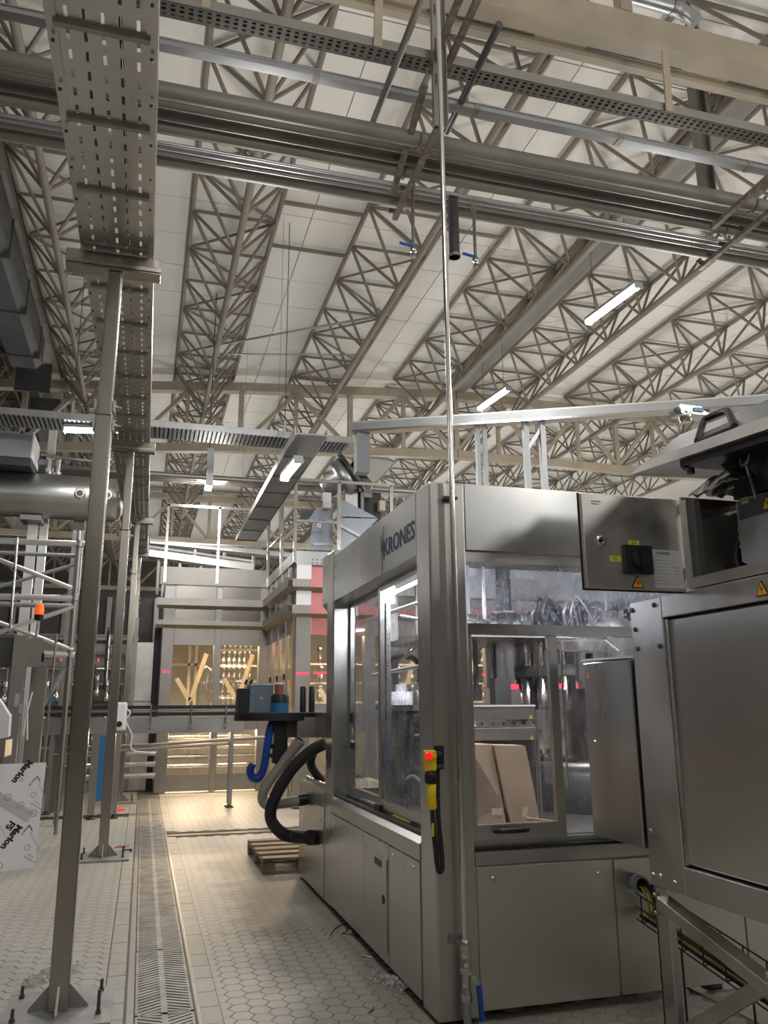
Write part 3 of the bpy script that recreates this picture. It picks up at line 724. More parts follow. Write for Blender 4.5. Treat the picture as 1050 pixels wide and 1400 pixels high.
p = panel_l('base_panel', 4.495, 5.085, 0.052, 0.725); screw_l(5.0, 0.68, p); screw_l(4.6, 0.68, p)
MB().prism([(1.494, 4.49, 0.735), (1.494, 4.49, 0.82), (1.53, 4.49, 0.845), (1.70, 4.49, 0.845), (1.70, 4.49, 0.735)], (0, 2.23, 0)).build('ledge', STEELH, t)
MB().box(1.535, 1.575, 4.5, 6.72, 0.845, 0.862).build('door_track', BLACK, t)
MB().box(1.60, 1.635, 4.5, 6.72, 0.845, 0.875).build('door_track', STEELH, t)
# sliding doors on the left
def door_l(x, y0, y1, z0, z1, label):
    fr = MB()
    fr.box(x - 0.018, x + 0.018, y0, y0 + 0.05, z0, z1).box(x - 0.018, x + 0.018, y1 - 0.05, y1, z0, z1)
    fr.box(x - 0.018, x + 0.018, y0 + .05, y1 - .05, z0, z0 + 0.055).box(x - 0.018, x + 0.018, y0 + .05, y1 - .05, z1 - 0.035, z1)
    f = fr.build('sliding_door', STEEL, t, 0.003)
    MB().box(x - 0.004, x + 0.004, y0 + 0.05, y1 - 0.05, z0 + 0.055, z1 - 0.035).build('glass_pane', GLASS, f)
    return f
d1 = door_l(1.655, 5.60, 6.715, 0.878, 2.40, 'far')
d2 = door_l(1.612, 4.50, 5.66, 0.878, 2.40, 'near')
MB().box(1.575, 1.60, 5.585, 5.70, 0.862, 0.90).build('door_roller', BLACK, t)
MB().box(1.58, 1.594, 4.95, 5.30, 0.864, 0.874).build('track_label', LIME, t)
MB().box(1.62, 1.637, 6.57, 6.62, 1.42, 1.50).build('door_latch', BLACK, d1)
MB().prism([(1.64, 6.56, 1.33), (1.64, 6.63, 1.33), (1.64, 6.595, 1.39)], (-0.003, 0, 0)).build('warning_triangle', LIME, d1)
MB().box(1.63, 1.64, 6.555, 6.635, 1.22, 1.27).build('door_latch', BLACK, d1); MB().box(1.632, 1.642, 6.56, 6.63, 1.27, 1.29).build('latch_plate', WHITE, d1)
# base, front
MB().box(1.722, 4.3, 4.262, 4.45, 0.07, 0.73).build('base_body', STEELD, t)
def panel_f(x0, x1):
    return MB().box(x0 + 0.003, x1 - 0.003, 4.252, 4.262, 0.052, 0.725).build('base_panel', BRUSH, t, 0.002)
def screw_f(x, z, par):
    MB().lathe([(0.016, 0), (0.016, 0.004), (0.011, 0.007)], (x, 4.252, z), (0, -1, 0), n=12).build('panel_lock', STEELP, par)
    MB().box(x - 0.005, x + 0.005, 4.2445, 4.2465, z - 0.002, z + 0.002).build('lock_slot', BLACK, par)
p = panel_f(1.727, 2.53); screw_f(1.82, 0.665, p); screw_f(2.445, 0.655, p)
p = panel_f(2.535, 3.35); p = panel_f(3.355, 4.1)
MB().box(1.722, 4.3, 4.252, 4.52, 0.735, 0.80).build('ledge', STEELH, t)
MB().box(1.722, 4.3, 4.285, 4.33, 0.80, 0.815).build('door_track', BLACK, t)
MB().box(1.722, 4.3, 4.33, 4.37, 0.80, 0.845).build('door_track', STEELH, t)
MB().box(1.724, 4.098, 4.29, 4.36, 1.945, 2.005).build('middle_rail', STEELH, t)
MB().box(1.724, 4.098, 4.325, 4.331, 2.005, 2.36).build('upper_pane', GLASSU, t)
fr = MB().box(2.235, 2.29, 4.30, 4.34, 0.85, 1.945).box(1.728, 1.76, 4.30, 4.34, 0.85, 1.945).box(1.76, 2.235, 4.30, 4.34, 0.85, 0.93).build('front_door', STEEL, t, 0.003)
MB().box(1.76, 2.235, 4.318, 4.324, 0.93, 1.945).build('glass_pane', CLEAR, fr)
h = MB().pathtube([(1.86, 4.30, 0.895), (1.865, 4.262, 0.9), (1.90, 4.25, 0.9), (2.0, 4.25, 0.9), (2.035, 4.262, 0.9), (2.04, 4.30, 0.895)], 0.014, 8).build('door_handle', BLACK, fr)
MB().box(2.29, 4.098, 4.318, 4.324, 0.85, 1.945).build('fixed_pane', CLEAR, t)
MB().box(1.72, 4.1, 4.52, 6.72, 0.78, 0.83).build('table_plate', STEELM, t)
MB().box(1.72, 4.1, 6.84, 6.846, 0.9, 2.5).build('rear_pane', CLEAR, t)
MB().box(1.70, 4.1, 6.78, 6.90, 0.05, 0.90).build('rear_base', STEELM, t)
# feet
for x, y in ((1.60, 4.58), (1.60, 6.6), (1.95, 4.40), (3.2, 4.40), (1.6, 5.6)):
    MB().lathe([(0.06, 0.0), (0.06, 0.012), (0.02, 0.02), (0.016, 0.08)], (x, y, 0.001), n=14).build('foot', STEELM, t)
# extension behind the far column with a sloped drip pan
MB().box(1.504, 2.2, 6.97, 8.12, 0.03, 0.80).build('extension_base', STEELD, t)
for y0, y1 in ((6.98, 7.85), (7.86, 8.11)):
    p = MB().box(1.494, 1.504, y0, y1, 0.04, 0.74).build('base_panel', STEEL, t, 0.002)
    if y1 < 7.9: screw_l(7.12, 0.62, p); screw_l(7.12, 0.42, p)
MB().prism([(1.494, 6.98, 0.75), (1.494, 6.98, 0.84), (1.52, 6.98, 0.87), (2.2, 6.98, 0.87), (2.2, 6.98, 0.75)], (0, 1.13, 0)).build('ledge', STEELH, t)
MB().box(1.56, 2.1, 7.0, 8.05, 0.87, 0.874).build('drip_pan', DARK, t)
MB().box(1.54, 1.56, 7.0, 8.05, 0.87, 0.91).build('pan_edge', STEELH, t); MB().box(1.54, 2.1, 8.05, 8.07, 0.87, 0.91).build('pan_edge', STEELH, t)
MB().box(1.36, 1.56, 7.55, 7.75, 1.28, 1.46).build('table_bracket', STEELM, t)
MB().box(1.54, 1.70, 6.99, 7.6, 1.2, 1.5).build('bracket_box', STEELM, t)
# machine interior: carousel of bottle plates with centring heads
cx, cy = 3.35, 5.75
MB().lathe([(0.70, 0.83), (0.70, 1.08), (0.66, 1.12), (0.3, 1.12)], (cx, cy, 0), n=40).build('carousel_base', DARK, t)
MB().lathe([(0.64, 1.12), (0.64, 1.16), (0.2, 1.16)], (cx, cy, 0), n=40).build('carousel_table', STEELM, t)
MB().lathe([(0.22, 1.16), (0.22, 1.75), (0.36, 1.80), (0.36, 2.12), (0.30, 2.2)], (cx, cy, 0), n=28).build('carousel_column', STEELM, t)
MB().lathe([(0.60, 1.76), (0.60, 1.84), (0.3, 1.84)], (cx, cy, 0), n=40).build('head_ring', DARK, t)
bp = MB().lathe([(0.055, 0), (0.055, 0.035), (0.04, 0.05)], n=14).mesh('bottle_plate', BLACK)
ch = MB().lathe([(0.045, 0), (0.045, 0.24), (0.03, 0.25), (0.016, 0.27), (0.016, 0.42), (0.03, 0.44), (0.024, 0.50)], n=12).mesh('centring_head', STEELP)
for k in range(18):
    a = k * math.pi / 9
    instance(bp, 'bottle_plate', t, Matrix.Translation((cx + math.cos(a) * 0.55, cy + math.sin(a) * 0.55, 1.16)))
    instance(ch, 'centring_head', t, Matrix.Translation((cx + math.cos(a) * 0.55, cy + math.sin(a) * 0.55, 1.52)) @ Matrix.Rotation(0, 4, 'X'))
def ybox(y0, y1, u0, v0, u1, v1, name, m, par=None): pass
# guard boxes of the bottle infeed
g = MB().box(1.97, 2.44, 4.92, 5.22, 1.462, 1.545).build('infeed_guard', STEELM, t, 0.004); MB().box(1.97, 2.44, 4.915, 5.22, 1.545, 1.555).build('guard_top', WHITE, g)
MB().prism([(2.39, 4.918, 1.468), (2.42, 4.918, 1.468), (2.405, 4.918, 1.495)], (0, -0.002, 0)).build('warning_triangle', LIME, g)
g = MB().box(1.97, 2.44, 4.92, 5.22, 1.335, 1.415).build('infeed_guard', STEELM, t, 0.004)
MB().prism([(2.39, 4.918, 1.34), (2.42, 4.918, 1.34), (2.405, 4.918, 1.367)], (0, -0.002, 0)).build('warning_triangle', LIME, g)
MB().box(2.0, 2.44, 5.0, 5.3, 0.83, 1.33).build('infeed_body', DARK, t)
for k in range(4): MB().tube((2.46 + .03 * k, 4.95 + .1 * k, 0.83), (2.46 + .03 * k, 4.95 + .1 * k, 1.5), 0.012, 8).build('guide_rod', STEELM, t); MB().box(2.12 + k * .08, 2.17 + k * .08, 4.97, 5.0, 0.95 + .08 * (k % 2), 1.2).build('infeed_drive', (BLACK, STEELM)[k % 2], t)
MB().box(1.97, 2.44, 4.95, 5.2, 1.418, 1.43).build('infeed_belt', CREAM, t)
for i in range(5): MB().box(2.08 + i * 0.075, 2.12 + i * .075, 4.94, 4.97, 1.43, 1.45).build('belt_link', STEELD, t)
MB().box(1.985, 2.03, 4.93, 4.95, 1.425, 1.455).build('sensor_head', WHITE, t)
MB().lathe([(0.10, 1.1), (0.10, 1.42), (0.14, 1.45), (0.14, 1.50), (0.05, 1.53)], (1.82, 5.1, 0), n=20).build('star_wheel', DARK, t)
for dx, dy in ((-.09, -.03), (-.03, -.09), (.05, -.08), (.09, -.02)): MB().tube((1.82 + dx, 5.1 + dy, 1.02), (1.82 + dx, 5.1 + dy, 1.44), 0.014, 8).build('guide_rod', STEELP, t)
# labelling aggregate at the left: dark body, reels, rollers
MB().box(1.86, 2.16, 5.9, 6.5, 0.83, 1.52).build('aggregate_body', DARK, t, 0.01)
MB().box(1.82, 2.20, 5.55, 6.55, 1.52, 1.56).build('aggregate_table', STEELM, t)
for i, (x, y, r) in enumerate(((1.98, 6.3, 0.17), (2.02, 5.85, 0.10), (1.9, 5.65, 0.05), (2.1, 5.62, 0.045), (2.12, 6.12, 0.05))):
    MB().lathe([(r, 1.56), (r, 1.66), (r * 0.35, 1.665), (r * 0.35, 1.72)], (x, y, 0), n=24).build('label_roller', (WHITE, STEELP, STEELM, BLACK, STEELP)[i], t)
MB().box(1.84, 1.90, 5.0, 5.5, 1.0, 1.5).build('drive_housing', DARK, t, 0.01)
for i in range(6): MB().tube((1.92 + 0.05 * i, 5.35 + 0.07 * (i % 3), 0.83), (1.92 + 0.05 * i, 5.35 + 0.07 * (i % 3), 1.3 + 0.08 * (i % 4)), 0.011, 7).build('guide_rod', STEELP, t)
MB().pathtube(smooth_path([(1.85, 6.45, 1.75), (1.86, 6.3, 1.9), (1.95, 6.15, 1.93), (2.05, 6.1, 1.86), (2.05, 6.12, 1.6)]), 0.022, 8).build('vacuum_hose', RUBBER, t)
MB().pathtube(smooth_path([(1.78, 5.62, 1.06), (1.79, 5.45, 1.09), (1.80, 5.2, 1.0), (1.80, 5.12, 0.9)]), 0.011, 7).build('air_hose', WHITE, t)
MB().pathtube(smooth_path([(1.78, 5.4, 1.36), (1.79, 5.2, 1.37), (1.8, 4.95, 1.34)]), 0.009, 7).build('air_hose', WHITE, t)
# tubes and frames behind the glass
for a, b, r, m in (((1.75, 4.75, 2.22), (1.75, 6.6, 2.25), 0.016, ALU), ((1.78, 4.75, 1.82), (1.78, 6.5, 1.80), 0.014, ALU), ((1.80, 4.8, 2.05), (1.80, 5.75, 2.2), 0.012, ALU), ((1.82, 5.1, 2.02), (1.82, 5.85, 1.88), 0.011, STEELM)):
    MB().tube(a, b, r, 8).build('interior_tube', m, t)
MB().box(1.9, 2.02, 6.55, 6.67, 0.83, 2.45).build('interior_post', STEELM, t)
MB().box(2.06, 2.10, 5.9, 5.94, 2.0, 2.55).build('interior_post', STEELM, t)
# upper part: plate, gearbox, ribbed black hose, motor
MB().box(1.9, 4.0, 5.3, 6.4, 2.02, 2.06).build('bridge_plate', STEELM, t)
MB().lathe([(0.14, 2.06), (0.14, 2.085), (0.07, 2.09), (0.07, 2.20), (0.10, 2.21), (0.10, 2.23)], (2.56, 5.6, 0), n=20).build('gearbox', STEELM, t)
MB().pathtube([(2.56, 5.6, 2.22 + k * 0.012) for k in range(42)], 0.055, 14, rib=0.09).build('ribbed_hose', RUBBER, t)
MB().box(2.66, 2.76, 5.52, 5.66, 2.09, 2.19).build('gearbox', STEELM, t, 0.01)
MB().lathe([(0.07, 0), (0.07, 0.17), (0.045, 0.2)], (2.25, 5.6, 2.14), (1, 0, 0), n=18).build('motor', STEELM, t)
rq = random.Random(5)
MB().box(2.80, 3.5, 5.55, 6.2, 2.06, 2.26).build('valve_block', DARK, t, 0.01)
for i in range(12):
    p = Vector((2.72 + rq.uniform(0, .5), 5.38 + rq.uniform(0, .12), 2.08)); MB().pathtube(smooth_path([p, p + Vector((rq.uniform(-.05, .05), -.03, .14)), p + Vector((rq.uniform(0, .16), 0, rq.uniform(.16, .26))), p + Vector((rq.uniform(.1, .22), .03, .05)), p + Vector((rq.uniform(.1, .2), .1, .0))], 5), rq.choice((0.010, 0.016)), 6).build('tangled_hose', (BLACK, DARK, STEELM)[i % 3], t)
for i in range(6): MB().lathe([(0.03, 0), (0.05, 0.02), (0.05, 0.07), (0.02, 0.09)], (2.2 + .09 * i, 5.42, 2.06 + .01 * (i % 2)), n=10).build('fitting', (STEELM, DARK)[i % 2], t)
MB().tube((2.36, 5.5, 2.06), (2.36, 5.5, 2.55), 0.018, 8).build('interior_post', STEELM, t)
# drum heads and red indicator lamps below the bridge
MB().lathe([(0.17, 1.68), (0.17, 2.02)], (2.75, 6.0, 0), n=28).build('stainless_drum', STEELP, t)
MB().lathe([(0.17, 1.66), (0.17, 2.02)], (3.25, 5.2, 0), n=28).build('stainless_drum', STEELP, t)
MB().lathe([(0.12, 1.66), (0.12, 2.02)], (2.98, 5.1, 0), n=28).build('stainless_drum', STEELP, t)
for k in range(5): MB().tube((2.26 + 0.045 * k, 5.9 + 0.05 * (k % 2), 1.62 + .05 * (k % 3)), (2.26 + 0.045 * k, 5.9 + 0.05 * (k % 2), 2.02), 0.02, 8).build('cable_tube', (DARK, BLACK)[k % 2], t)
MB().box(2.907, 3.03, 6.1, 6.2, 1.3, 1.703).build('blue_cover', BLUEP, t); MB().box(2.812, 2.901, 6.1, 6.2, 1.3, 1.703).build('grey_cover', STEELM, t)
MB().box(2.40, 2.52, 5.45, 5.55, 1.56, 1.74).build('sensor_box', DARK, t)
for x, y in ((2.55, 5.5), (2.78, 5.25)): MB().box(x, x + 0.055, y, y + 0.03, 1.665, 1.70).build('indicator_lamp', REDL, t); MB().box(x - 0.01, x + 0.07, y + 0.0, y + 0.08, 1.53, 1.66).build('lamp_body', STEELM, t)
MB().box(2.05, 2.12, 4.95, 4.99, 1.09, 1.15).build('red_knob', RED, t)
# clear acrylic hood in front at the right
hd = MB()
hd.box(2.33, 2.335, 4.34, 4.62, 1.1, 1.86); hd.box(2.33, 2.72, 4.34, 4.345, 1.1, 1.86); hd.hexa([(2.33, 4.34, 1.86), (2.72, 4.34, 1.86), (2.80, 4.62, 1.95), (2.40, 4.62, 1.95)], [(2.33, 4.34, 1.864), (2.72, 4.34, 1.864), (2.80, 4.62, 1.954), (2.40, 4.62, 1.954)])
hd = hd.build('acrylic_hood', CLEAR, t)
MB().bar((2.72, 4.34, 1.86), (2.80, 4.62, 1.952), 0.012, 0.012).bar((2.33, 4.338, 1.862), (2.72, 4.338, 1.862), 0.008, 0.008).bar((2.332, 4.338, 1.1), (2.332, 4.338, 1.86), 0.008, 0.008).build('hood_edge', STEELP, hd)
# box-shaped infeed cover standing out towards the stand
ic = MB().box(2.42, 3.3, 3.765, 4.245, 0.86, 1.785).build('infeed_cover', STEEL, t, 0.006)
MB().hexa([(2.41, 3.76, 1.787), (3.3, 3.76, 1.80), (3.3, 4.245, 1.83), (2.41, 4.245, 1.795)], [(2.41, 3.76, 1.80), (3.3, 3.76, 1.812), (3.3, 4.245, 1.842), (2.41, 4.245, 1.807)]).build('cover_lid', WHITE, ic)
for z in (1.35, ): MB().lathe([(0.013, 0), (0.013, 0.006), (0.008, 0.008)], (2.42, 4.16, z), (-1, 0, 0), n=10).build('panel_lock', STEELP, ic)
MB().prism([(2.4185, 4.17, 1.70), (2.4185, 4.21, 1.70), (2.4185, 4.19, 1.735)], (-0.001, 0, 0)).build('warning_triangle', ORANGE, ic)
MB().lathe([(0.022, 0), (0.022, 0.03)], (2.45, 4.22, 1.81), n=12).build('cover_knob', BLACK, ic)

for lx, ly in ((2.3, 4.62), (3.4, 4.62)):  # added tubes and area lights that brighten the machine interior
    MB().tube((lx - 0.4, ly, 2.42), (lx + 0.4, ly, 2.42), 0.014, 8).build('fill_tube', LED, t); lamp_area((lx, ly, 2.40), 14, 0.8, 0.05, (0.5, 0, 0), (0.95, 0.97, 1.0))
MB().tube((1.80, 5.0, 2.40), (1.80, 6.3, 2.40), 0.014, 8).build('fill_tube', LED, t); lamp_area((1.80, 5.65, 2.38), 18, 0.05, 1.2, (0, -0.4, 0), (0.95, 0.97, 1.0))  # third added fill tube, behind the left doors
# cardboard boxes behind the front glass
t = thing('cardboard_box', 'open brown cardboard box with torn flap and tape, behind the front glass', 'box', (1.95, 4.7, 0.83))
def slab(pts, name, m, dy):
    MB().prism([(-1.102, 4.62, 5.8) if False else p for p in pts], (0.02, dy, 0.0)).build(name, m, t)
slab([(1.833, 4.62, 0.894), (1.848, 4.62, 1.33), (2.013, 4.66, 1.325), (2.056, 4.62, 0.985), (2.061, 4.6, 0.879)], 'left_flap', CARD, 0.22)
slab([(2.097, 4.6, 0.869), (2.07, 4.62, 0.98), (2.019, 4.64, 1.322), (2.233, 4.66, 1.313), (2.283, 4.62, 0.919), (2.246, 4.6, 0.863)], 'right_flap', CARD, 0.22)
for a, b in (((672, 1104), (686, 1116)), ((714, 1105), (722, 1117)), ((652, 1112), (656, 1122))): pass
MB().prism([(1.978, 4.612, 0.972), (2.047, 4.612, 0.97), (2.041, 4.612, 0.93), (1.977, 4.612, 0.936)], (0, -0.003, 0)).build('tape_piece', TAPE, t)
MB().prism([(2.173, 4.612, 0.969), (2.211, 4.612, 0.968), (2.199, 4.612, 0.92), (2.166, 4.612, 0.917)], (0, -0.003, 0)).build('tape_piece', TAPE, t)
o = MB().prism([(2.145, 4.5, 0.927), (2.291, 4.5, 0.905), (2.233, 4.5, 0.864), (2.161, 4.5, 0.875)], (0.0, 0.01, 0.004)).build('cardboard_scrap', CARD); tag(o, 'small torn cardboard scrap lying right of the brown box', 'cardboard')

# ================================================================ PENDANT SWITCH AND RISER PIPE ON THE CORNER COLUMN
t = thing('enabling_switch', 'yellow handheld enabling switch with red button, hung on the corner column', 'switch', (1.47, 4.2, 1.3))
MB().box(1.502, 1.555, 4.236, 4.2495, 1.225, 1.345).build('holder_plate', BLACK, t)
MB().box(1.475, 1.53, 4.195, 4.236, 1.30, 1.315).build('holder_arm', DARK, t); MB().box(1.46, 1.54, 4.195, 4.236, 1.235, 1.25).build('holder_arm', DARK, t)
MB().box(1.432, 1.496, 4.185, 4.228, 1.22, 1.325).build('switch_body', YELLOW, t, 0.008)
MB().lathe([(0.02, 0), (0.022, 0.012), (0.016, 0.022)], (1.450, 4.185, 1.297), (-0.25, -1, 0), n=14).build('stop_button', RED, t)
MB().lathe([(0.012, 0), (0.012, 0.01)], (1.482, 4.185, 1.297), (0, -1, 0), n=10).build('side_button', YELLOW, t)
MB().lathe([(0.03, 0), (0.034, 0.02), (0.034, 0.04), (0.026, 0.06)], (1.468, 4.205, 1.16), n=14).build('grip_collar', BLACK, t)
MB().lathe([(0.022, 0), (0.026, 0.01), (0.023, 0.07), (0.026, 0.125), (0.02, 0.13)], (1.470, 4.205, 1.03), n=14).build('grip', YELLOW, t)
MB().pathtube(smooth_path([(1.472, 4.205, 1.04), (1.475, 4.205, 0.95), (1.49, 4.21, 0.80), (1.50, 4.215, 0.74), (1.512, 4.215, 0.725), (1.525, 4.215, 0.75), (1.522, 4.22, 0.85), (1.512, 4.225, 1.0), (1.515, 4.232, 1.24)]), 0.0125, 8).build('cable', RUBBER, t)
MB().box(1.462, 1.475, 4.19, 4.194, 0.90, 0.965).build('cable_tag', LIME, t)
t = thing('riser_pipe', 'thin vertical steel riser pipe with blue lever valve in front of the corner column', 'pipe', (1.62, 4.18, 0))
MB().tube((1.625, 4.18, 0.40), (1.604, 4.18, 7.4), 0.0165, 12).build('pipe_length', STEELP, t)
MB().lathe([(0.02, 0.12), (0.03, 0.13), (0.03, 0.17), (0.023, 0.18), (0.023, 0.25), (0.032, 0.26), (0.032, 0.29), (0.024, 0.30), (0.024, 0.36), (0.028, 0.37), (0.028, 0.40), (0.02, 0.41)], (1.626, 4.18, 0.0), n=14).build('valve_body', STEELP, t)
MB().tube((1.626, 4.18, 0.0), (1.626, 4.18, 0.13), 0.02, 10).build('pipe_length', GALV, t)
MB().bar((1.645, 4.15, 0.25), (1.68, 4.145, 0.20), 0.012, 0.02).build('lever_arm', STEELP, t)
MB().bar((1.677, 4.145, 0.21), (1.688, 4.14, 0.05), 0.02, 0.026).build('valve_lever', BLUE, t)
MB().bar((1.56, 4.245, 0.40), (1.64, 4.245, 0.39), 0.006, 0.04).build('wall_clip', STEELM, t); MB().bar((1.60, 4.24, 0.39), (1.615, 4.165, 0.385), 0.03, 0.006).build('wall_clip', STEELM, t)
MB().pathtube([(1.6255 + math.cos(a) * 0.024, 4.18 + math.sin(a) * 0.024, 0.385) for a in [i * math.pi / 6 for i in range(13)]], 0.006, 6).build('clip_ring', STEELM, t)
MB().box(1.58, 1.66, 4.20, 4.245, 2.70, 2.715).build('top_clip', DARK, t)

# ================================================================ STAND AND OPEN ENCLOSURE AT THE RIGHT
t = thing('enclosure_stand', 'stainless stand with bolted frame, recessed panel and crossed braces at the right edge', 'cabinet', (2.42, 3.0, 0))
MB().box(2.425, 2.50, 3.46, 3.735, 0.70, 2.07).build('corner_plate', STEELD, t, 0.006)
MB().box(2.425, 2.50, 2.1, 3.46, 1.965, 2.07).build('top_rail', STEELD, t, 0.004)
MB().box(2.425, 2.50, 2.1, 3.46, 0.70, 0.825).build('bottom_rail', STEELD, t, 0.004)
MB().box(2.425, 2.50, 2.1, 2.70, 0.825, 1.965).build('corner_plate', STEELD, t, 0.004)
MB().box(2.442, 2.46, 2.705, 3.445, 0.84, 1.952).build('recessed_panel', BRUSH, t, 0.004)
MB().box(2.46, 2.49, 2.70, 3.46, 0.83, 1.962).build('panel_shadow_gap', BLACK, t)
MB().box(2.432, 2.442, 3.43, 3.455, 0.835, 1.955).build('panel_edge', STEELP, t)
MB().box(2.5, 3.3, 2.1, 3.735, 0.70, 2.07).build('stand_body', STEELD, t)
for y, z in ((3.715, 2.03), (3.52, 2.035), (3.70, 1.93), (3.69, 1.83), (3.50, 1.83), (3.70, 0.95), (3.705, 0.75), (3.645, 0.755), (3.535, 0.745)):
    MB().lathe([(0.013, 0), (0.013, 0.004), (0.009, 0.009)], (2.425, y, z), (-1, 0, 0), n=8).build('bolt', STEELP if z < 1.2 else DARK, t)
def leg(y, x):
    MB().box(x, x + 0.012, y - 0.10, y, 0.02, 0.70).build('leg', STEELD, t, 0.003); MB().box(x, x + 0.1, y - 0.012, y, 0.02, 0.70).build('leg_flange', STEELD, t)
    MB().lathe([(0.05, 0), (0.05, 0.012), (0.018, 0.02), (0.018, 0.05)], (x + 0.05, y - 0.05, 0.001), n=12).build('foot', STEELM, t)
leg(3.72, 2.43); leg(2.2, 2.43); leg(3.72, 3.2); leg(2.2, 3.2)
MB().bar((2.42, 3.68, 0.63), (2.42, 2.2, 0.27), 0.02, 0.055).build('brace', STEELD, t, 0.003); MB().box(2.43, 2.48, 0, 0.001, 0, 0.001)
MB().bar((2.45, 3.68, 0.655), (2.45, 2.2, 0.295), 0.07, 0.008).build('brace_flange', STEELD, t)
MB().bar((2.47, 3.60, 0.10), (2.47, 2.2, 1.0), 0.02, 0.065).build('brace', STEELD, t, 0.003)
MB().bar((2.50, 3.60, 0.135), (2.50, 2.2, 1.035), 0.07, 0.008).build('brace_flange', STEELD, t)
for y, z in ((3.70, 0.66), (3.70, 0.58), (3.56, 0.14)): MB().lathe([(0.012, 0), (0.012, 0.005), (0.007, 0.009)], (2.42 if z > .3 else 2.455, y, z), (-1, 0, 0), n=8).build('bolt', STEELM, t)
def warn(p, s, mw, par, m=ORANGE):
    """triangle sign with dark rim and flash"""
    T = lambda pts, m2, name, d: MB().prism([mw @ Vector((a * s, b * s, 0)) for a, b in pts], mw.to_3x3() @ Vector((0, 0, d))).build(name, m2, par)
    T(((-0.5, -0.43), (0.5, -0.43), (0, 0.45)), INK, 'sign_rim', 0.0012)
    T(((-0.40, -0.37), (0.40, -0.37), (0, 0.33)), m, 'warning_sign', 0.002)
    T(((0.02, 0.2), (-0.10, -0.08), (0.0, -0.06), (-0.04, -0.3), (0.10, 0.0), (0.0, -0.01)), INK, 'flash_mark', 0.0026)
warn(None, 0.075, FACE_L((2.4235, 2.765, 2.015)), t)

t = E = thing('electrical_enclosure', 'open stainless electrical enclosure on the stand, lid raised and door swung out', 'cabinet', (2.42, 3.0, 2.08))
MB().box(2.9, 2.92, 2.0, 3.25, 2.08, 2.52).build('rear_wall', STEELD, t)
MB().box(2.425, 2.9, 3.232, 3.25, 2.08, 2.52).build('side_wall', STEELD, t)
MB().box(2.425, 2.9, 2.0, 3.232, 2.075, 2.10).build('floor_plate', STEELD, t)
MB().box(2.425, 2.445, 2.0, 3.232, 2.10, 2.125).build('sill', STEELD, t)
MB().box(2.425, 2.45, 3.20, 3.232, 2.125, 2.5).build('door_jamb', STEELP, t); MB().box(2.45, 2.48, 3.17, 3.20, 2.125, 2.5).build('door_jamb', DARK, t)
MB().box(2.86, 2.885, 2.0, 3.2, 2.12, 2.50).build('mounting_plate', STEELM, t)
MB().hexa([(2.84, 3.0, 2.12), (2.855, 3.0, 2.12), (2.855, 3.2, 2.12), (2.84, 3.2, 2.12)], [(2.84, 3.0, 2.46), (2.855, 3.0, 2.46), (2.855, 3.2, 2.46), (2.84, 3.2, 2.46)]).build('divider', ALU, t)
# door
dr = MB().box(1.905, 2.432, 3.262, 3.29, 2.068, 2.515).build('door', STEELD, t, 0.004)
MB().box(1.90, 2.437, 3.29, 3.296, 2.062, 2.521).build('door_seal', BLACK, dr)
MB().lathe([(0.025, 0), (0.025, 0.006), (0.014, 0.01), (0.010, 0.006)], (1.992, 3.262, 2.29), (0, -1, 0), n=16).build('door_lock', STEELP, dr)
MB().box(1.984, 2.0, 3.2515, 3.2525, 2.284, 2.296).build('lock_slot', BLACK, dr)
sw = MB().box(2.098, 2.248, 3.238, 3.262, 2.14, 2.275).build('main_switch', BLACK, dr, 0.004)
MB().lathe([(0.04, 0), (0.04, 0.018)], (2.173, 3.238, 2.205), (0, -1, 0), n=18).build('switch_dial', RUBBER, dr); MB().box(2.163, 2.183, 3.205, 3.222, 2.165, 2.245).build('switch_grip', BLACK, dr)
a = MB().box(2.137, 2.195, 3.2605, 3.262, 2.278, 2.30).build('tag_label', LIME, dr); text('3.A', 0.018, FACE_F((2.166, 3.2598, 2.289)), INK, dr, 'tag_text', .0002)
a = MB().box(2.032, 2.092, 3.2605, 3.262, 2.195, 2.222).build('tag_label', LIME, dr); text('S1', 0.020, FACE_F((2.062, 3.2598, 2.208)), INK, dr, 'tag_text', .0002)
warn(None, 0.068, FACE_F((2.17, 3.2605, 2.105)) , dr)
MB().box(2.258, 2.42, 3.2605, 3.262, 2.08, 2.262).build('data_label', LABELG, dr)
text('/ KRONES', 0.020, FACE_F((2.312, 3.2598, 2.246)), INK, dr, 'label_text', .0002)
for i in range(9):
    MB().box(2.268, 2.268 + 0.04 + 0.02 * (i * 7 % 3), 3.2596, 3.2606, 2.228 - i * 0.016, 2.2305 - i * 0.016).build('label_line', INKG, dr)
    if i > 2: MB().box(2.375, 2.40 + 0.008 * (i % 2), 3.2596, 3.2606, 2.228 - i * 0.016, 2.2305 - i * 0.016).build('label_line', INKG, dr)
for z, w in ((2.475, 0.05), (2.462, 0.04)): MB().box(1.955, 1.955 + w, 3.2603, 3.262, z, z + 0.006).build('label_line', INKG, dr)
for z in (2.13, 2.44): MB().tube((2.437, 3.262, z), (2.437, 3.262, z + 0.05), 0.009, 8).build('hinge', STEELM, t)
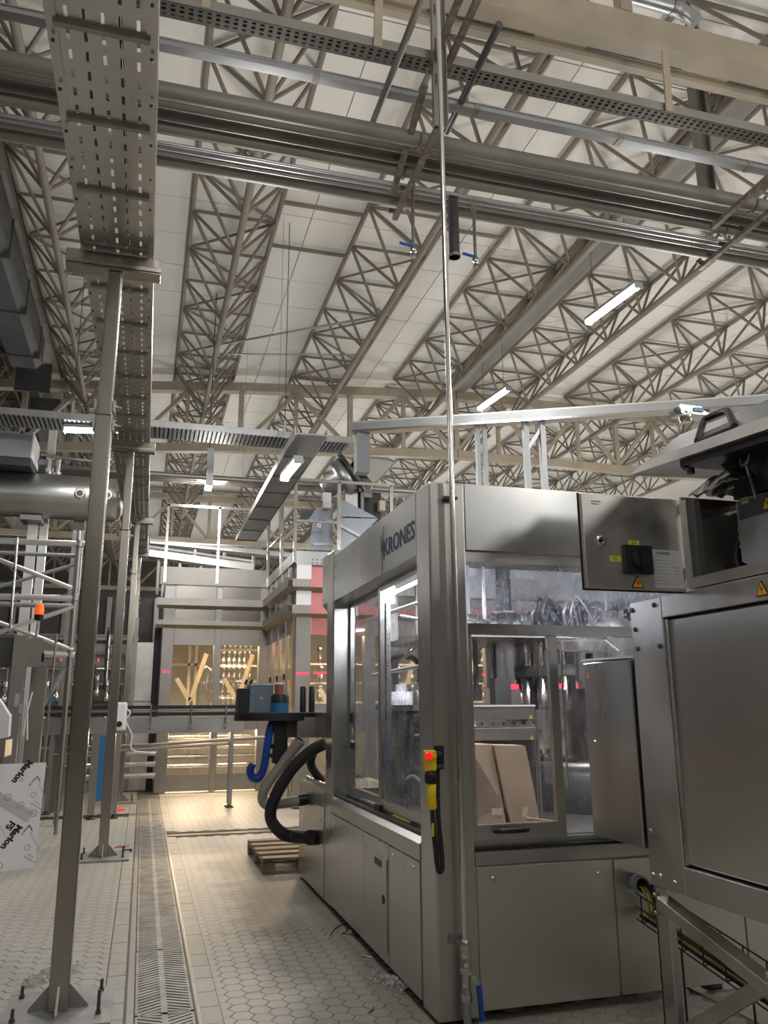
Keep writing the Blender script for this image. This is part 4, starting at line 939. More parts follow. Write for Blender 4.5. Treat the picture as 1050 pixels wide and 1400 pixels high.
# drive unit and cables inside
vf = MB().prism([(2.60, 2.0, 2.165), (2.60, 3.03, 2.165), (2.60, 3.07, 2.185), (2.60, 3.07, 2.46), (2.60, 3.04, 2.475), (2.60, 2.0, 2.475)], (0.2, 0, 0)).build('drive_unit', GREYP, t)
MB().box(2.5985, 2.60, 2.0, 3.055, 2.375, 2.462).build('drive_label', SLATED, vf)
warn(None, 0.075, FACE_L((2.5975, 2.87, 2.418)), vf, YELLOW)
MB().box(2.5975, 2.5985, 2.985, 3.03, 2.445, 2.458).build('drive_tag', LIME, vf)
for i in range(5):
    MB().pathtube(smooth_path([(2.66 + i * .02, 3.04, 2.30 - i * 0.012), (2.63 + i * .02, 3.10 + 0.01 * i, 2.29 - i * 0.01), (2.61 + i * .02, 3.12 + 0.012 * i, 2.2), (2.62 + i * .02, 3.08, 2.10)]), 0.011, 8).build('cable', RUBBER, t)
    if i % 2 == 0: MB().tube((2.62, 3.085, 2.385 - i * .02 - .05), (2.62, 3.05, 2.40 - i * .02 - .05), 0.014, 8).build('cable_marker', LIME, t)
# lid: shallow tray held above the enclosure
lid = MB().hexa([(2.42, 1.9, 2.60), (3.2, 1.9, 2.62), (3.2, 3.60, 2.76), (2.42, 3.638, 2.741)], [(2.42, 1.9, 2.665), (3.2, 1.9, 2.68), (3.2, 3.49, 2.79), (2.42, 3.485, 2.773)]).build('lid', STEELD, t)
MB().hexa([(2.425, 1.9, 2.665), (3.2, 1.9, 2.665), (3.2, 3.48, 2.773), (2.425, 3.48, 2.773)], [(2.62, 1.9, 2.82), (3.2, 1.9, 2.82), (3.2, 3.40, 2.935), (2.62, 3.45, 2.925)]).build('lid_top', GALV, lid)
MB().hexa([(2.46, 1.9, 2.56), (3.2, 1.9, 2.56), (3.2, 3.26, 2.69), (2.46, 3.26, 2.68)], [(2.46, 1.9, 2.60), (3.2, 1.9, 2.62), (3.2, 3.26, 2.73), (2.46, 3.26, 2.715)]).build('lid_inner', BLACK, lid)
hp = [Vector(p) + Vector((-.012, 0, .012)) for p in ((2.44, 3.075, 2.739), (2.6, 3.212, 2.911), (2.6, 3.042, 2.899), (2.44, 2.821, 2.726))]
hp = [hp[0], hp[0].lerp(hp[1], .8), hp[1].lerp(hp[2], .12), hp[1].lerp(hp[2], .88), hp[2].lerp(hp[3], .2), hp[3]]
MB().pathtube(smooth_path(hp, 5) , 0.017, 8).tube(hp[0], hp[-1], 0.010, 8).build('lid_handle', BLACK, lid)
MB().tube((2.48, 3.26, 2.685), (2.47, 3.20, 2.645), 0.014, 8).build('lid_bumper', BLACK, lid); MB().lathe([(0.02, 0), (0.02, 0.03)], (2.47, 3.20, 2.63), n=10).build('lid_bumper', RUBBER, lid)
MB().prism([(2.6, 3.223, 2.762), (2.6, 3.062, 2.576), (2.6, 3.082, 2.479), (2.6, 2.651, 2.448), (2.6, 2.6, 2.753)], (0.28, 0, 0)).build('rear_shroud', BLACK, t)
MB().bar((2.56, 2.93, 2.62), (2.57, 2.90, 2.44), 0.012, 0.012).build('gas_spring', STEELM, t); MB().pathtube([(2.55, 2.95, 2.64), (2.54, 2.93, 2.60), (2.54, 2.90, 2.60), (2.55, 2.89, 2.64)], 0.006, 6).build('stay_hook', STEELM, t)
# foil at the rear of the enclosure
o = MB()
rr = random.Random(3)
gx, gy = 14, 9
vs = [(2.46 + 0.40 * i / gx, 3.23 - 0.32 * j / gy + rr.uniform(-.012, .012), 2.525 + 0.10 * math.sin(math.pi * i / gx) ** .5 * math.sin(math.pi * (j + .5) / (gy + 1)) + rr.uniform(-.014, .014)) for j in range(gy + 1) for i in range(gx + 1)]
o.add(vs, [(j * (gx + 1) + i, j * (gx + 1) + i + 1, (j + 1) * (gx + 1) + i + 1, (j + 1) * (gx + 1) + i) for j in range(gy) for i in range(gx)])
o = o.build('crumpled_foil', STEELP); tag(o, 'crumpled shiny foil on top of the open enclosure', 'foil')
s_ = o.modifiers.new('thick', 'SOLIDIFY'); s_.thickness = 0.004

# ================================================================ CABLES LOW AT THE RIGHT
t = thing('wire_basket_tray', 'steel wire basket cable tray sloping behind the stand legs', 'cable tray', (2.65, 4.0, 0.4))
A = Vector((2.60, 4.16, 0.44)); B = Vector((2.90, 3.1, 0.08))
dd = (B - A).normalized(); sd = Vector((0.55, 0.2, 0)).normalized() * 0.16; upv = Vector((0, 0, 0.13))
prof = [upv, upv * .5, Vector((0, 0, 0)), sd * .33, sd * .66, sd, sd + upv * .5, sd + upv]
for q in prof: MB().tube(A + q, B + q, 0.0045, 5).build('wire', DARK, t)
for k in range(9):
    c = A + (B - A) * ((k + 0.3) / 9)
    MB().pathtube([c + q for q in (upv, Vector((0, 0, 0)), sd, sd + upv)], 0.0045, 5).build('cross_wire', DARK, t)
for k in range(5): MB().tube(A + sd * (0.2 + k * .15) + Vector((0, 0, .012)), B + sd * (0.2 + k * .15) + Vector((0, 0, .012)), 0.009, 6).build('cable', (RUBBER, LIME, DARK)[k % 3], t)
for k in (0.25, 0.6, 0.85):
    c = A + (B - A) * k; MB().tube(c, (c.x, c.y, 0.0), 0.006, 6).build('support_rod', DARK, t)
t = thing('cable_outlet', 'short grey pipe outlet with yellow and black cables in the front base panel', 'cable', (2.66, 4.2, 0.62))
c = Vector((2.66, 4.25, 0.605))
MB().lathe([(0.042, 0), (0.042, 0.13), (0.034, 0.13), (0.034, 0.02)], c, (-0.25, -1, 0.05), n=16).build('outlet_pipe', GREYP, t)
for k, m in enumerate((LIME, LIME, RUBBER, RUBBER, DARK, RUBBER)):
    o = Vector((0.012 * (k % 3 - 1), 0, 0.012 * (k // 3)))
    MB().pathtube(smooth_path([c + Vector((-0.02, -0.09, 0)) + o, c + Vector((-0.03 + .01 * k, -0.15, -0.02)) + o, c + Vector((0.0 + .012 * k, -0.14, -0.10)) + o, c + Vector((0.02 + 0.01 * k, -0.10, -0.16)) + o]), 0.0065, 6).build('cable', m, t)

# ================================================================ TABLE WITH BLUE DEVICE, HOSES
t = thing('device_table', 'black oval device table on a black column at the far end of the labelling machine', 'table', (1.2, 7.8, 1.4))
e = [(1.21 + math.copysign(abs(math.cos(a)) ** 0.7, math.cos(a)) * 0.40, 7.75 + math.sin(a) * 0.22, 1.46) for a in [i * math.pi / 20 for i in range(40)]]
MB().prism([(a, b, c - 0.03) for a, b, c in e], (0, 0, 0.065)).build('table_top', BLACK, t)
MB().prism([(a + (1.21 - a) * .04, b, 1.495) for a, b, c in e], (0, 0, 0.006)).build('table_mat', DARK, t)
MB().box(1.17, 1.30, 7.68, 7.82, 1.05, 1.43).build('column', BLACK, t, 0.01)
MB().box(1.28, 1.50, 7.66, 7.74, 1.28, 1.43).build('arm', DARK, t)
for z in (1.12, 1.20, 1.36): MB().lathe([(0.02, 0), (0.02, 0.03)], (1.17, 7.75, z), (-1, 0, 0), n=8).build('knob', BLACK, t)
t = thing('blue_device', 'slate blue scanner box with black rear and fittings on the black table', 'device', (1.1, 7.75, 1.5))
MB().box(0.93, 1.15, 7.64, 7.86, 1.503, 1.755).build('housing', SLATE, t, 0.006)
MB().box(0.83, 0.925, 7.64, 7.86, 1.503, 1.72).build('rear_block', BLACK, t, 0.006); MB().box(0.955, 0.962, 7.632, 7.64, 1.51, 1.75).build('trim_strip', GREYP, t)
for x in (0.90, 0.945): MB().tube((x, 7.76, 1.755), (x + .02, 7.76, 1.80), 0.012, 8).build('fitting', BLACK, t)
MB().prism([(1.02, 7.637, 1.62), (1.06, 7.637, 1.62), (1.04, 7.637, 1.655)], (0, 0.002, 0)).build('warning_triangle', ORANGE, t)
t = thing('blue_motor', 'small round blue motor with black cap in front of the slate blue box', 'device', (1.23, 7.66, 1.5))
MB().lathe([(0.078, 1.503), (0.078, 1.59)], (1.21, 7.62, 0), n=20).build('body', BLUEM, t); MB().lathe([(0.08, 1.59), (0.08, 1.65), (0.07, 1.665)], (1.21, 7.62, 0), n=20).build('cap', BLACK, t)
t = thing('sensor_tube', 'small pinkish white cylinder standing behind the blue motor', 'device', (1.25, 7.8, 1.5)); MB().lathe([(0.045, 1.503), (0.045, 1.76)], (1.235, 7.84, 0), n=16).build('body', PINK, t); MB().lathe([(0.047, 1.76), (0.04, 1.775)], (1.235, 7.84, 0), n=16).build('cap', WHITE, t)
for i, (x, w) in enumerate(((1.44, 'left'), (1.525, 'right'))):
    o = MB().lathe([(0.028, 1.503), (0.028, 1.73), (0.02, 1.74)], (x, 7.72, 0), n=14).build('black_cylinder', BLACK); tag(o, 'thin black upright cylinder on the table by the machine, %s of two' % w, 'device', 'black cylinders on the table')
def hose(name, label, pts, r, m, n=10, rib=None, k=8, ends=None):
    o = MB().pathtube(smooth_path(pts, k), r, n, rib)
    if ends is None: return tag(o.build(name, m), label, 'hose')
    t = thing(name, label, 'hose', pts[-1]); o.build('tube', m, t)
    for p, q in ends: MB().tube(p, q, r * 1.2, 12).build('coupling', BLACK, t)
    return t
t = thing('spiral_hose', 'blue coiled air hose hanging under the black table', 'hose', (1.1, 7.7, 0.9))
MB().pathtube(smooth_path([(1.146, 7.7, 1.399), (1.128, 7.7, 1.315), (1.106, 7.7, 1.141), (1.083, 7.7, 1.002), (1.039, 7.7, 0.927), (0.986, 7.7, 0.941), (0.965, 7.7, 0.999), (0.989, 7.7, 1.055)], 18), 0.036, 12, 0.13).build('coil', BLUE, t)
MB().tube((1.152, 7.7, 1.438), (1.14, 7.7, 1.379), 0.03, 10).build('coupling', BLACK, t)
hose('grey_hose', 'grey ribbed suction hose looping behind the thick black hose', [(1.409, 7.6, 1.255), (1.249, 7.7, 1.042), (1.108, 7.75, 0.833), (1.105, 7.75, 0.714), (1.224, 7.7, 0.702), (1.45, 7.7, 0.731)], 0.046, HOSEG, 12, 0.12, 26, [((1.41, 7.7, 0.727), (1.491, 7.7, 0.736))])
hose('black_hose', 'thick black hose curving from the machine down to its base panel', [(1.576, 7.3, 1.239), (1.449, 7.35, 1.17), (1.286, 7.4, 1.011), (1.157, 7.45, 0.785), (1.131, 7.5, 0.611), (1.223, 7.5, 0.487), (1.34, 7.5, 0.446), (1.493, 7.29, 0.462)], 0.052, RUBBER, 14, None, 8, [((1.42, 7.211, 0.476), (1.491, 7.281, 0.463))])
hose('short_black_hose', 'short black hose dropping into the drip pan of the machine extension', [(1.61, 7.55, 1.254), (1.536, 7.55, 1.191), (1.491, 7.55, 1.046), (1.63, 7.75, 0.885)], 0.04, RUBBER, 12)

# ================================================================ PALLET
t = thing('wooden_pallet', 'weathered wooden pallet on the tiles beside the machine extension', 'pallet', (1.6, 8.9, 0))
for k in range(5):
    y = 8.30 + k * 0.2725; MB().box(1.19, 1.99, y, y + 0.14, 0.122, 0.144).build('deck_board', WOOD, t)
for k in range(3): x = 1.19 + k * 0.35; MB().box(x, x + 0.10, 8.31, 9.52, 0.10, 0.122).build('stringer_board', WOOD, t)
for j in range(3):
    for k in range(3): MB().box(1.19 + k * 0.34, 1.31 + k * 0.34, 8.30 + j * 0.545, 8.44 + j * 0.545, 0.022, 0.10).build('block', WOOD, t)
    MB().box(1.19, 1.99, 8.31 + j * 0.545, 8.43 + j * 0.545, 0.0, 0.022).build('bottom_board', WOOD, t)

# ================================================================ FILLER BLOCK BEHIND, WITH LIT WINDOWS
t = FB = thing('filler_enclosure', 'tall stainless filler enclosure with warmly lit windows and cream tape marks, behind the conveyor', 'machine', (2.3, 14.8, 0))
YF, YN, XS = 16.4, 13.3, 2.3
def fcol(x0, x1, y0, y1, par=t): return MB().box(x0, x1, y0, y1, 0.02, 3.9).build('enclosure_column', STEELM, par, 0.006)
fcol(0.28, 0.50, YF, YF + 0.2); fcol(1.28, 1.41, YF + .002, YF + 0.2); fcol(2.16, 2.34, YF + .002, YF + 0.2)
def front_bay(x0, x1, y, lower=True, rose=False, dz=0.0, lit=True):
    """panels, ledges, window and skirt between two columns of a front"""
    m = PINK if rose else PANELB  # rose bays: pinkish red reflection put into the panel colour
    MB().box(x0, x1, y + 0.03, y + 0.06, 3.63 + dz, 3.9 + dz).build('dark_panel', m, t); MB().box(x0, x1, y + 0.03, y + 0.06, 3.2 + dz, 3.44 + dz).build('dark_panel', m, t)
    MB().box(x0, x1, y + 0.02, y + 0.06, 2.74 + dz, 3.06 + dz).build('upper_panel', PINK if rose else STEELM, t)
    MB().box(x0, x1, y + 0.03, y + 0.036, 1.60, 2.74 + dz).build('window_pane', CLEAR, t)
    MB().box(x0, x1, y + 0.02, y + 0.05, 1.13, 1.60).build('middle_panel', STEELM, t)
    MB().box(x0, x1, y + 0.03, y + 0.036, 0.33, 1.13).build('window_pane', CLEAR, t)
    MB().box(x0, x1, y + 0.02, y + 0.05, 0.03, 0.33).build('skirt_panel', STEELM, t)
front_bay(0.50, 1.28, YF); front_bay(1.41, 2.16, YF)
for z0, z1 in ((3.44, 3.63), (3.06, 3.2)):
    MB().prism([(0.14, YF, z0 + .05), (0.14, YF - .17, z0 + .05), (0.14, YF - .17, z1), (0.14, YF, z1)], (2.14, 0, 0)).build('ledge', STEELM, t)
    MB().prism([(0.16, YF, z0), (0.16, YF - .12, z0 + .05), (0.16, YF, z0 + .05)], (2.12, 0, 0)).build('ledge_soffit', TAN, t)
for z0, z1 in ((3.63, 3.9), (3.2, 3.44)):
    for x0, x1 in ((0.27, 0.51), (1.27, 1.42)): MB().box(x0 + .03, x1 - .02, YF - 0.012, YF, z0 + .02, z1 - .03).build('white_plate', WHITE, t)
MB().box(0.18, 2.26, YF - 0.03, YF + 0.02, 3.91, 4.26).build('fascia', STEELM, t)
MB().box(0.28, 7.6, YF + 0.2, 19.0, 3.88, 3.94).build('roof_plate', STEELM, t)
MB().box(XS + .02, 7.6, YN + .05, YF + 0.2, 3.88, 3.94).build('roof_plate', STEELM, t)
MB().box(0.30, 0.33, YF + 0.2, 19.0, 0.03, 3.9).build('side_wall', STEELM, t)
MB().box(0.3, 7.6, 18.9, 18.95, 0.03, 3.9).build('inner_wall', CREAM, t)
# side facing the aisle, between the far and the near front
for z0, z1 in ((3.44, 3.63), (3.03, 3.2)):
    MB().prism([(XS, YN, z0 + .05), (XS - .12, YN - .1, z0 + .05), (XS - .12, YN - .1, z1), (XS, YN, z1)], (0, 3.2, 0)).build('ledge', STEELM, t)
    MB().prism([(XS, YN, z0), (XS - .1, YN - .08, z0 + .05), (XS, YN, z0 + .05)], (0, 3.2, 0)).build('ledge_soffit', TAN, t)
MB().box(XS, XS + 0.03, YN + .25, YF - .05, 3.63, 3.9).build('dark_panel', PANELB, t); MB().box(XS, XS + 0.03, YN + .25, YF - .05, 3.2, 3.44).build('dark_panel', PANELB, t)
MB().box(XS, XS + 0.03, YN + .25, YF - .05, 2.74, 3.03).build('upper_panel', STEELM, t); MB().box(XS, XS + 0.03, YN + .25, YF - .05, 0.03, 0.9).build('skirt_panel', STEELM, t)
MB().box(XS - .02, XS + 0.03, YN, YF, 3.90, 4.10).build('fascia', GALV, t)
for y in (13.95, 14.75, 15.55): MB().box(XS - 0.01, XS + 0.05, y, y + 0.12, 0.03, 3.0).build('door_post', STEELP, t)
for y0, y1 in ((13.55, 13.95), (14.07, 14.75), (14.87, 15.55), (15.67, 16.35)): MB().box(XS + .01, XS + 0.016, y0, y1, 0.9, 2.74).build('window_pane', CLEAR, t)
for y in (14.0, 14.8, 15.6): MB().box(XS - 0.04, XS - .01, y, y + 0.03, 2.0, 2.1).build('door_handle', BLACK, t)
MB().box(XS - 0.004, XS, 14.1, 14.5, 2.82, 2.97).build('blue_display', BLUEP, t)
for y in (13.8, 14.5, 15.2, 15.9):
    for z0, z1 in ((3.63, 3.9), (3.2, 3.44)): MB().box(XS - 0.008, XS, y, y + 0.09, z0, z1).build('white_plate', WHITE, t)
# near front
xc = [2.34]
xx = 2.60
while xx < 7.4:
    front_bay(xx, xx + 0.92, YN, True, xx < 3.4, -0.03); MB().box(xx + 0.92, xx + 1.10, YN + .002, YN + 0.2, 0.02, 3.9).build('enclosure_column', STEELM, t)
    xx += 1.10
MB().box(2.34, 2.59, YN - 0.02, YN + 0.25, 0.02, 3.9).build('enclosure_column', STEELM, t, 0.006)
for z0, z1 in ((3.43, 3.61), (2.99, 3.18)):
    MB().prism([(2.25, YN, z0 + .05), (2.25, YN - .15, z0 + .05), (2.25, YN - .15, z1), (2.25, YN, z1)], (0.30, 0, 0)).build('ledge', STEELM, t)
    MB().prism([(2.552, YN, z0 + .05), (2.552, YN - .15, z0 + .05), (2.552, YN - .15, z1), (2.552, YN, z1)], (5.0, 0, 0)).build('ledge', PINK, t)  # ledge colour carries the same red reflection
    MB().prism([(2.27, YN, z0), (2.27, YN - .11, z0 + .05), (2.27, YN, z0 + .05)], (5.2, 0, 0)).build('ledge_soffit', TAN, t)
for z0, z1 in ((3.61, 3.87), (3.18, 3.43)): MB().box(2.335, 2.585, YN - 0.034, YN - 0.02, z0, z1).build('white_plate', WHITE, t)
pf = MB().box(2.32, 7.6, YN - 0.04, YN + 0.0, 3.87, 4.10).build('fascia', GALV, t)
for r in range(2):
    for k in range(7): MB().lathe([(0.013, 0), (0.013, 0.002)], (2.60 + k * 0.075, YN - 0.04, 3.90 + r * 0.06), (0, -1, 0), n=8).build('fascia_hole', DARK, pf)
# reflection of a red lamp on columns and glass, built as glowing strips
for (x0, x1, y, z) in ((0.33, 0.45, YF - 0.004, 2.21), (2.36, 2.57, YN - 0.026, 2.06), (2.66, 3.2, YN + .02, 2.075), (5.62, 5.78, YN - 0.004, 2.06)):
    MB().box(x0, x1, y, y + 0.003, z, z + 0.035).build('red_reflection', REDL, t)
# cream tape ticks on the panes
def tick(x, y, z, s=1.0):
    mb = MB()
    f = lambda a, b: (x + a * s, y, z + b * s)
    mb.prism([f(0, 0.42), f(0.07, 0.46), f(0.33, 0.06), f(0.26, 0.0)], (0, 0.002, 0)); mb.prism([f(0.26, 0.0), f(0.35, 0.02), f(0.62, 0.90), f(0.54, 0.93)], (0, 0.002, 0))
    return mb.build('tape_mark', TAPEB, t)
tick(0.56, YF + 0.025, 1.66); tick(1.46, YF + 0.025, 1.66)
for q in (2.72, 3.8, 4.9, 5.95): tick(q, YN + 0.025, 1.4)
# inside: filling valves in rows, pipes, lamp tubes
valve = MB().lathe([(0.03, 0), (0.045, 0.02), (0.045, 0.10), (0.028, 0.13), (0.028, 0.2), (0.05, 0.22), (0.05, 0.28), (0.02, 0.30)], n=12).mesh('filling_valve', STEELP)
for r in range(5):
    for c in range(7): instance(valve, 'filling_valve', t, Matrix.Translation((1.46 + c * 0.108, 17.3 + 0.1 * (r % 2), 1.45 + r * 0.32)))
    MB().box(1.41, 2.25, 17.34, 17.38, 1.42 + r * 0.32, 1.45 + r * 0.32).build('valve_rail', CREAM, t)
for r in range(4):
    for c in range(16): instance(valve, 'filling_valve', t, Matrix.Translation((2.75 + c * 0.29, 14.6 + 0.1 * (r % 2), 1.3 + r * 0.34)))
    MB().box(2.7, 7.4, 14.68, 14.72, 1.27 + r * 0.34, 1.30 + r * 0.34).build('valve_rail', CREAM, t)
for x in (0.88, 1.02): MB().box(x, x + 0.06, 18.2, 18.26, 0.1, 3.2).build('inner_frame', CREAM, t)
MB().box(0.5, 1.3, 18.2, 18.26, 2.42, 2.48).build('inner_frame', CREAM, t)
MB().lathe([(0.16, 0.3), (0.16, 2.2), (0.1, 2.32), (0.04, 2.36)], (1.2, 17.0, 0), n=24).build('bottle_column', CLEAR, t)
for k, z in enumerate((0.45, 0.62, 0.8, 0.98)): MB().tube((0.5, 16.9 + .1 * (k % 2), z), (2.2, 16.9 + .1 * (k % 2), z), 0.045, 10).build('inner_pipe', STEELP, t)
MB().lathe([(0.55, 0.85), (0.55, 0.9), (0.1, 0.9)], (1.0, 17.4, 0), n=28).build('turntable', CREAM, t)
for (x, y, w) in ((0.9, 17.2, 38), (1.8, 17.0, 38), (3.2, 14.2, 45), (4.6, 14.2, 45), (6.0, 14.2, 45)):
    MB().tube((x - 0.35, y, 3.0), (x + 0.35, y, 3.0), 0.025, 8).build('lamp_tube', WARML, t)
    lamp_area((x, y, 2.95), w * 1.5, 0.7, 0.15, (-0.55, 0, 0), (1.0, 0.74, 0.45))
for (x, y) in ((0.9, 16.85), (1.8, 16.85)): lamp_area((x, y, 1.08), 26, 0.6, 0.1, (-0.7, 0, 0), (1.0, 0.74, 0.45))

t = thing('walkway_railing', 'stainless walkway railing on top of the filler enclosure', 'railing', (2.3, 14.8, 4.26))
for x in (0.24, 1.25): MB().box(x, x + 0.05, YF - 0.06, YF - 0.03, 3.95, 5.52).build('post', STEELP, t)
MB().box(2.26, 2.31, YF - 0.06, YF - 0.03, 3.95, 5.50).build('post', STEELP, t)
MB().box(0.24, 2.31, YF - 0.06, YF - 0.03, 5.48, 5.53).build('top_rail', STEELP, t); MB().box(0.24, 2.31, YF - 0.055, YF - 0.035, 4.72, 4.75).build('middle_rail', STEELP, t)
for y in (YN - .05, 14.68): MB().box(2.27, 2.32, y, y + .05, 3.9, 5.40).build('post', STEELP, t)
MB().bar((2.295, YF - 0.04, 5.49), (2.295, YN - .05, 5.36), 0.05, 0.05).build('top_rail', STEELP, t); MB().bar((2.295, YF - 0.04, 4.72), (2.295, YN - .05, 4.60), 0.03, 0.03).build('middle_rail', STEELP, t)
MB().box(2.27, 4.0, YN - .05, YN - .01, 5.32, 5.37).build('top_rail', STEELM, t); MB().box(2.27, 3.1, YN - .045, YN - .015, 4.60, 4.64).build('middle_rail', STEELM, t)
for x in (3.02, 3.96): MB().box(x, x + .06, YN - .05, YN - .01, 4.10, 5.34).build('post', STEELP, t)

# bright conveyors behind the railing
for n, (a, b, w, h, lab) in enumerate((((-0.06, 18.6, 5.134), (3.254, 18.6, 4.948), 0.35, 0.05, 'upper white aluminium conveyor sloping behind the walkway railing'), ((-0.075, 18.2, 4.812), (2.191, 18.2, 4.581), 0.4, 0.14, 'lower white aluminium conveyor behind the walkway railing'))):
    t = thing('air_conveyor', lab, 'conveyor', a)
    MB().bar(a, b, w, h).build('duct', ALU, t)
    A_, B_ = Vector(a), Vector(b)
    for s in (-1, 1): MB().bar(A_ + Vector((0, s * w / 2, h)), B_ + Vector((0, s * w / 2, h)), 0.03, 0.05).build('guide_rail', WHITE, t)
    for k in range(5): c = A_ + (B_ - A_) * (k + .5) / 5; MB().box(c.x - .03, c.x + .03, c.y - .03, c.y + .03, 3.94, c.z - h / 2).build('post', STEELM, t)

# ================================================================ CONVEYOR ACROSS THE AISLE
t = thing('bottle_conveyor', 'stainless bottle conveyor with black guide rails crossing the aisle in the middle distance', 'conveyor', (0.1, 13.8, 0))
MB().box(-1.5, 1.60, 13.74, 13.78, 1.16, 1.40).build('side_plate', STEELH, t); MB().box(-1.5, 1.60, 14.02, 14.06, 1.16, 1.40).build('side_plate', STEELH, t)
MB().box(-1.5, 1.60, 13.78, 14.02, 1.38, 1.41).build('chain', STEELD, t)
for y in (13.70, 14.08):
    for z in (1.455, 1.56): MB().box(-1.5, 1.66, y, y + 0.025, z - 0.027, z + 0.027).build('guide_rail', BLACK, t)
    MB().box(-1.5, 1.64, y + .005, y + 0.018, 1.495, 1.52).build('rail_bar', STEELP, t)
for x in (-1.0, -0.3, 0.13, 0.75, 1.3): MB().tube((x, 13.68, 1.22), (x, 13.68, 1.62), 0.014, 8).build('rail_bracket', STEELP, t); MB().lathe([(0.03, 0), (0.03, 0.03)], (x, 13.69, 1.27), (0, -1, 0), n=8).build('bracket_knob', STEELM, t)
for x in (-1.3, 1.42):
    for y in (13.80, 14.0):
        MB().box(x - 0.03, x + 0.03, y - 0.03, y + 0.03, 0.05, 1.2).build('leg', STEELM, t); MB().lathe([(0.07, 0), (0.07, 0.012), (0.02, 0.02), (0.015, 0.06)], (x, y, 0.001), n=12).build('foot', DARK, t)
MB().tube((-1.3, 13.9, 0.86), (1.42, 13.9, 0.98), 0.025, 8).build('tie_bar', STEELM, t)
t = thing('sensor_unit', 'white plastic sensor unit with black round port hung on the conveyor side', 'device', (-0.26, 13.6, 1.3))
a = (-0.431, 13.62, 1.641); b = (-0.23, 13.62, 1.21)
MB().box(a[0], b[0], 13.58, 13.70, b[2], a[2]).build('housing', WHITE, t, 0.03)
MB().lathe([(0.045, 0), (0.045, 0.01)], ((-0.333, 13.58, 1.311)), (0, -1, 0), n=14).build('port', BLACK, t)
MB().pathtube(smooth_path([(-0.251, 13.6, 1.552), (-0.181, 13.6, 1.474), (-0.239, 13.6, 1.364), (-0.138, 13.6, 1.144), (-0.114, 13.6, 0.926), (0.227, 13.6, 0.864)]), 0.012, 6).build('cable', WHITE, t)
for k in range(3):
    z = 0.42 + k * 0.18
    o = MB().tube((-1.0, 15.2 + k * .1, z), (0.27, 15.2 + k * .1, z), 0.05, 10).build('supply_pipe', STEELP); tag(o, '%s of three horizontal steel pipes low behind the conveyor' % ('lowest', 'middle one', 'topmost')[k], 'pipe', 'supply pipes')
o = MB().pathtube([(-1.6, 14.6, 0.92), (0.2, 14.6, 0.95), (1.5, 14.6, 1.02), (2.2, 14.6, 1.05)], 0.03, 8).build('rail_pipe', STEELM); tag(o, 'thin steel pipe running just below the bottle conveyor', 'pipe')

# ================================================================ CAP FEEDER AND BEAM ABOVE THE MACHINE
t = thing('cap_feeder', 'tilted cap sorter disc with cone hopper and dark drive above the labelling machine', 'machine', (4.2, 13.7, 3.95))
ax = Vector((0.78, -0.30, 0.55)).normalized(); dc = Vector((3.391, 13.8, 5.694))
MB().lathe([(0.10, -0.03), (0.40, -0.03), (0.40, 0.03), (0.36, 0.05), (0.10, 0.05)], dc, ax, n=32).build('sorter_disc', DARK, t)
MB().lathe([(0.30, -0.26), (0.36, -0.22), (0.36, -0.05), (0.30, -0.03)], dc, ax, n=32).build('sorter_pan', GALV, t)
MB().lathe([(0.14, -0.60), (0.20, -0.56), (0.20, -0.28), (0.27, -0.26)], dc, ax, n=24).build('motor', GALV, t)
MB().prism([(3.393, 13.7, 5.887), (3.709, 13.7, 5.968), (4.057, 13.7, 5.982), (4.197, 13.7, 5.937), (4.028, 13.7, 5.728), (3.791, 13.7, 5.489)], (0.05, 0.6, 0)).build('cone_hopper', STEELP, t)
MB().pathtube([(3.374, 13.68, 5.894), (3.704, 13.68, 5.983), (4.052, 13.68, 5.983), (4.205, 13.68, 5.932), (4.022, 13.68, 5.708), (3.785, 13.68, 5.469)], 0.016, 6).build('hopper_rim', GREYP, t)
def pb(name, m, y0, dy, a, b): return MB().box(a[0], b[0], y0, y0 + dy, b[2], a[2]).build(name, m, t)
pb('control_housing', STEELD, 13.8, .4, (3.284, 13.8, 5.343), (3.516, 13.8, 4.801)); pb('drive_block', BLACK, 13.85, .35, (3.529, 13.8, 5.359), (3.968, 13.8, 4.827))
pb('junction_box', CREAM, 13.7, .15, (3.9, 13.7, 5.181), (4.009, 13.7, 4.997)); pb('terminal_box', GREYP, 13.7, .12, (3.599, 13.7, 5.366), (3.762, 13.7, 5.226)); pb('drive_post', GREYP, 13.72, .06, (3.558, 13.7, 5.322), (3.612, 13.7, 4.811))
MB().hexa([(3.132, 13.6, 4.814), (3.829, 13.6, 4.828), (3.998, 14.2, 5.001), (3.27, 14.2, 5.041)], [(3.131, 13.6, 5.093), (3.224, 13.6, 5.112), (3.366, 14.2, 5.269), (3.269, 14.2, 5.263)]).build('chute', WHITEB, t)
MB().hexa([(3.125, 13.55, 4.162), (3.466, 13.55, 4.439), (3.607, 14.1, 4.557), (3.252, 14.1, 4.268)], [(3.121, 13.55, 4.775), (3.828, 13.55, 4.803), (3.984, 14.1, 4.949), (3.248, 14.1, 4.92)]).build('chute_front', WHITEB, t)
MB().bar((3.115, 13.52, 4.637), (3.485, 13.52, 4.46), 0.03, 0.05).build('chute_seam', WHITE, t)
for a in (3.338, 3.94): MB().box(a, a + .06, 13.9, 13.96, 3.945, 4.9).build('support_leg', STEELM, t)
t = thing('film_wrapped_hopper', 'pale bluish film covered hopper box left of the cap sorter', 'hopper', (2.9, 14, 3.95))
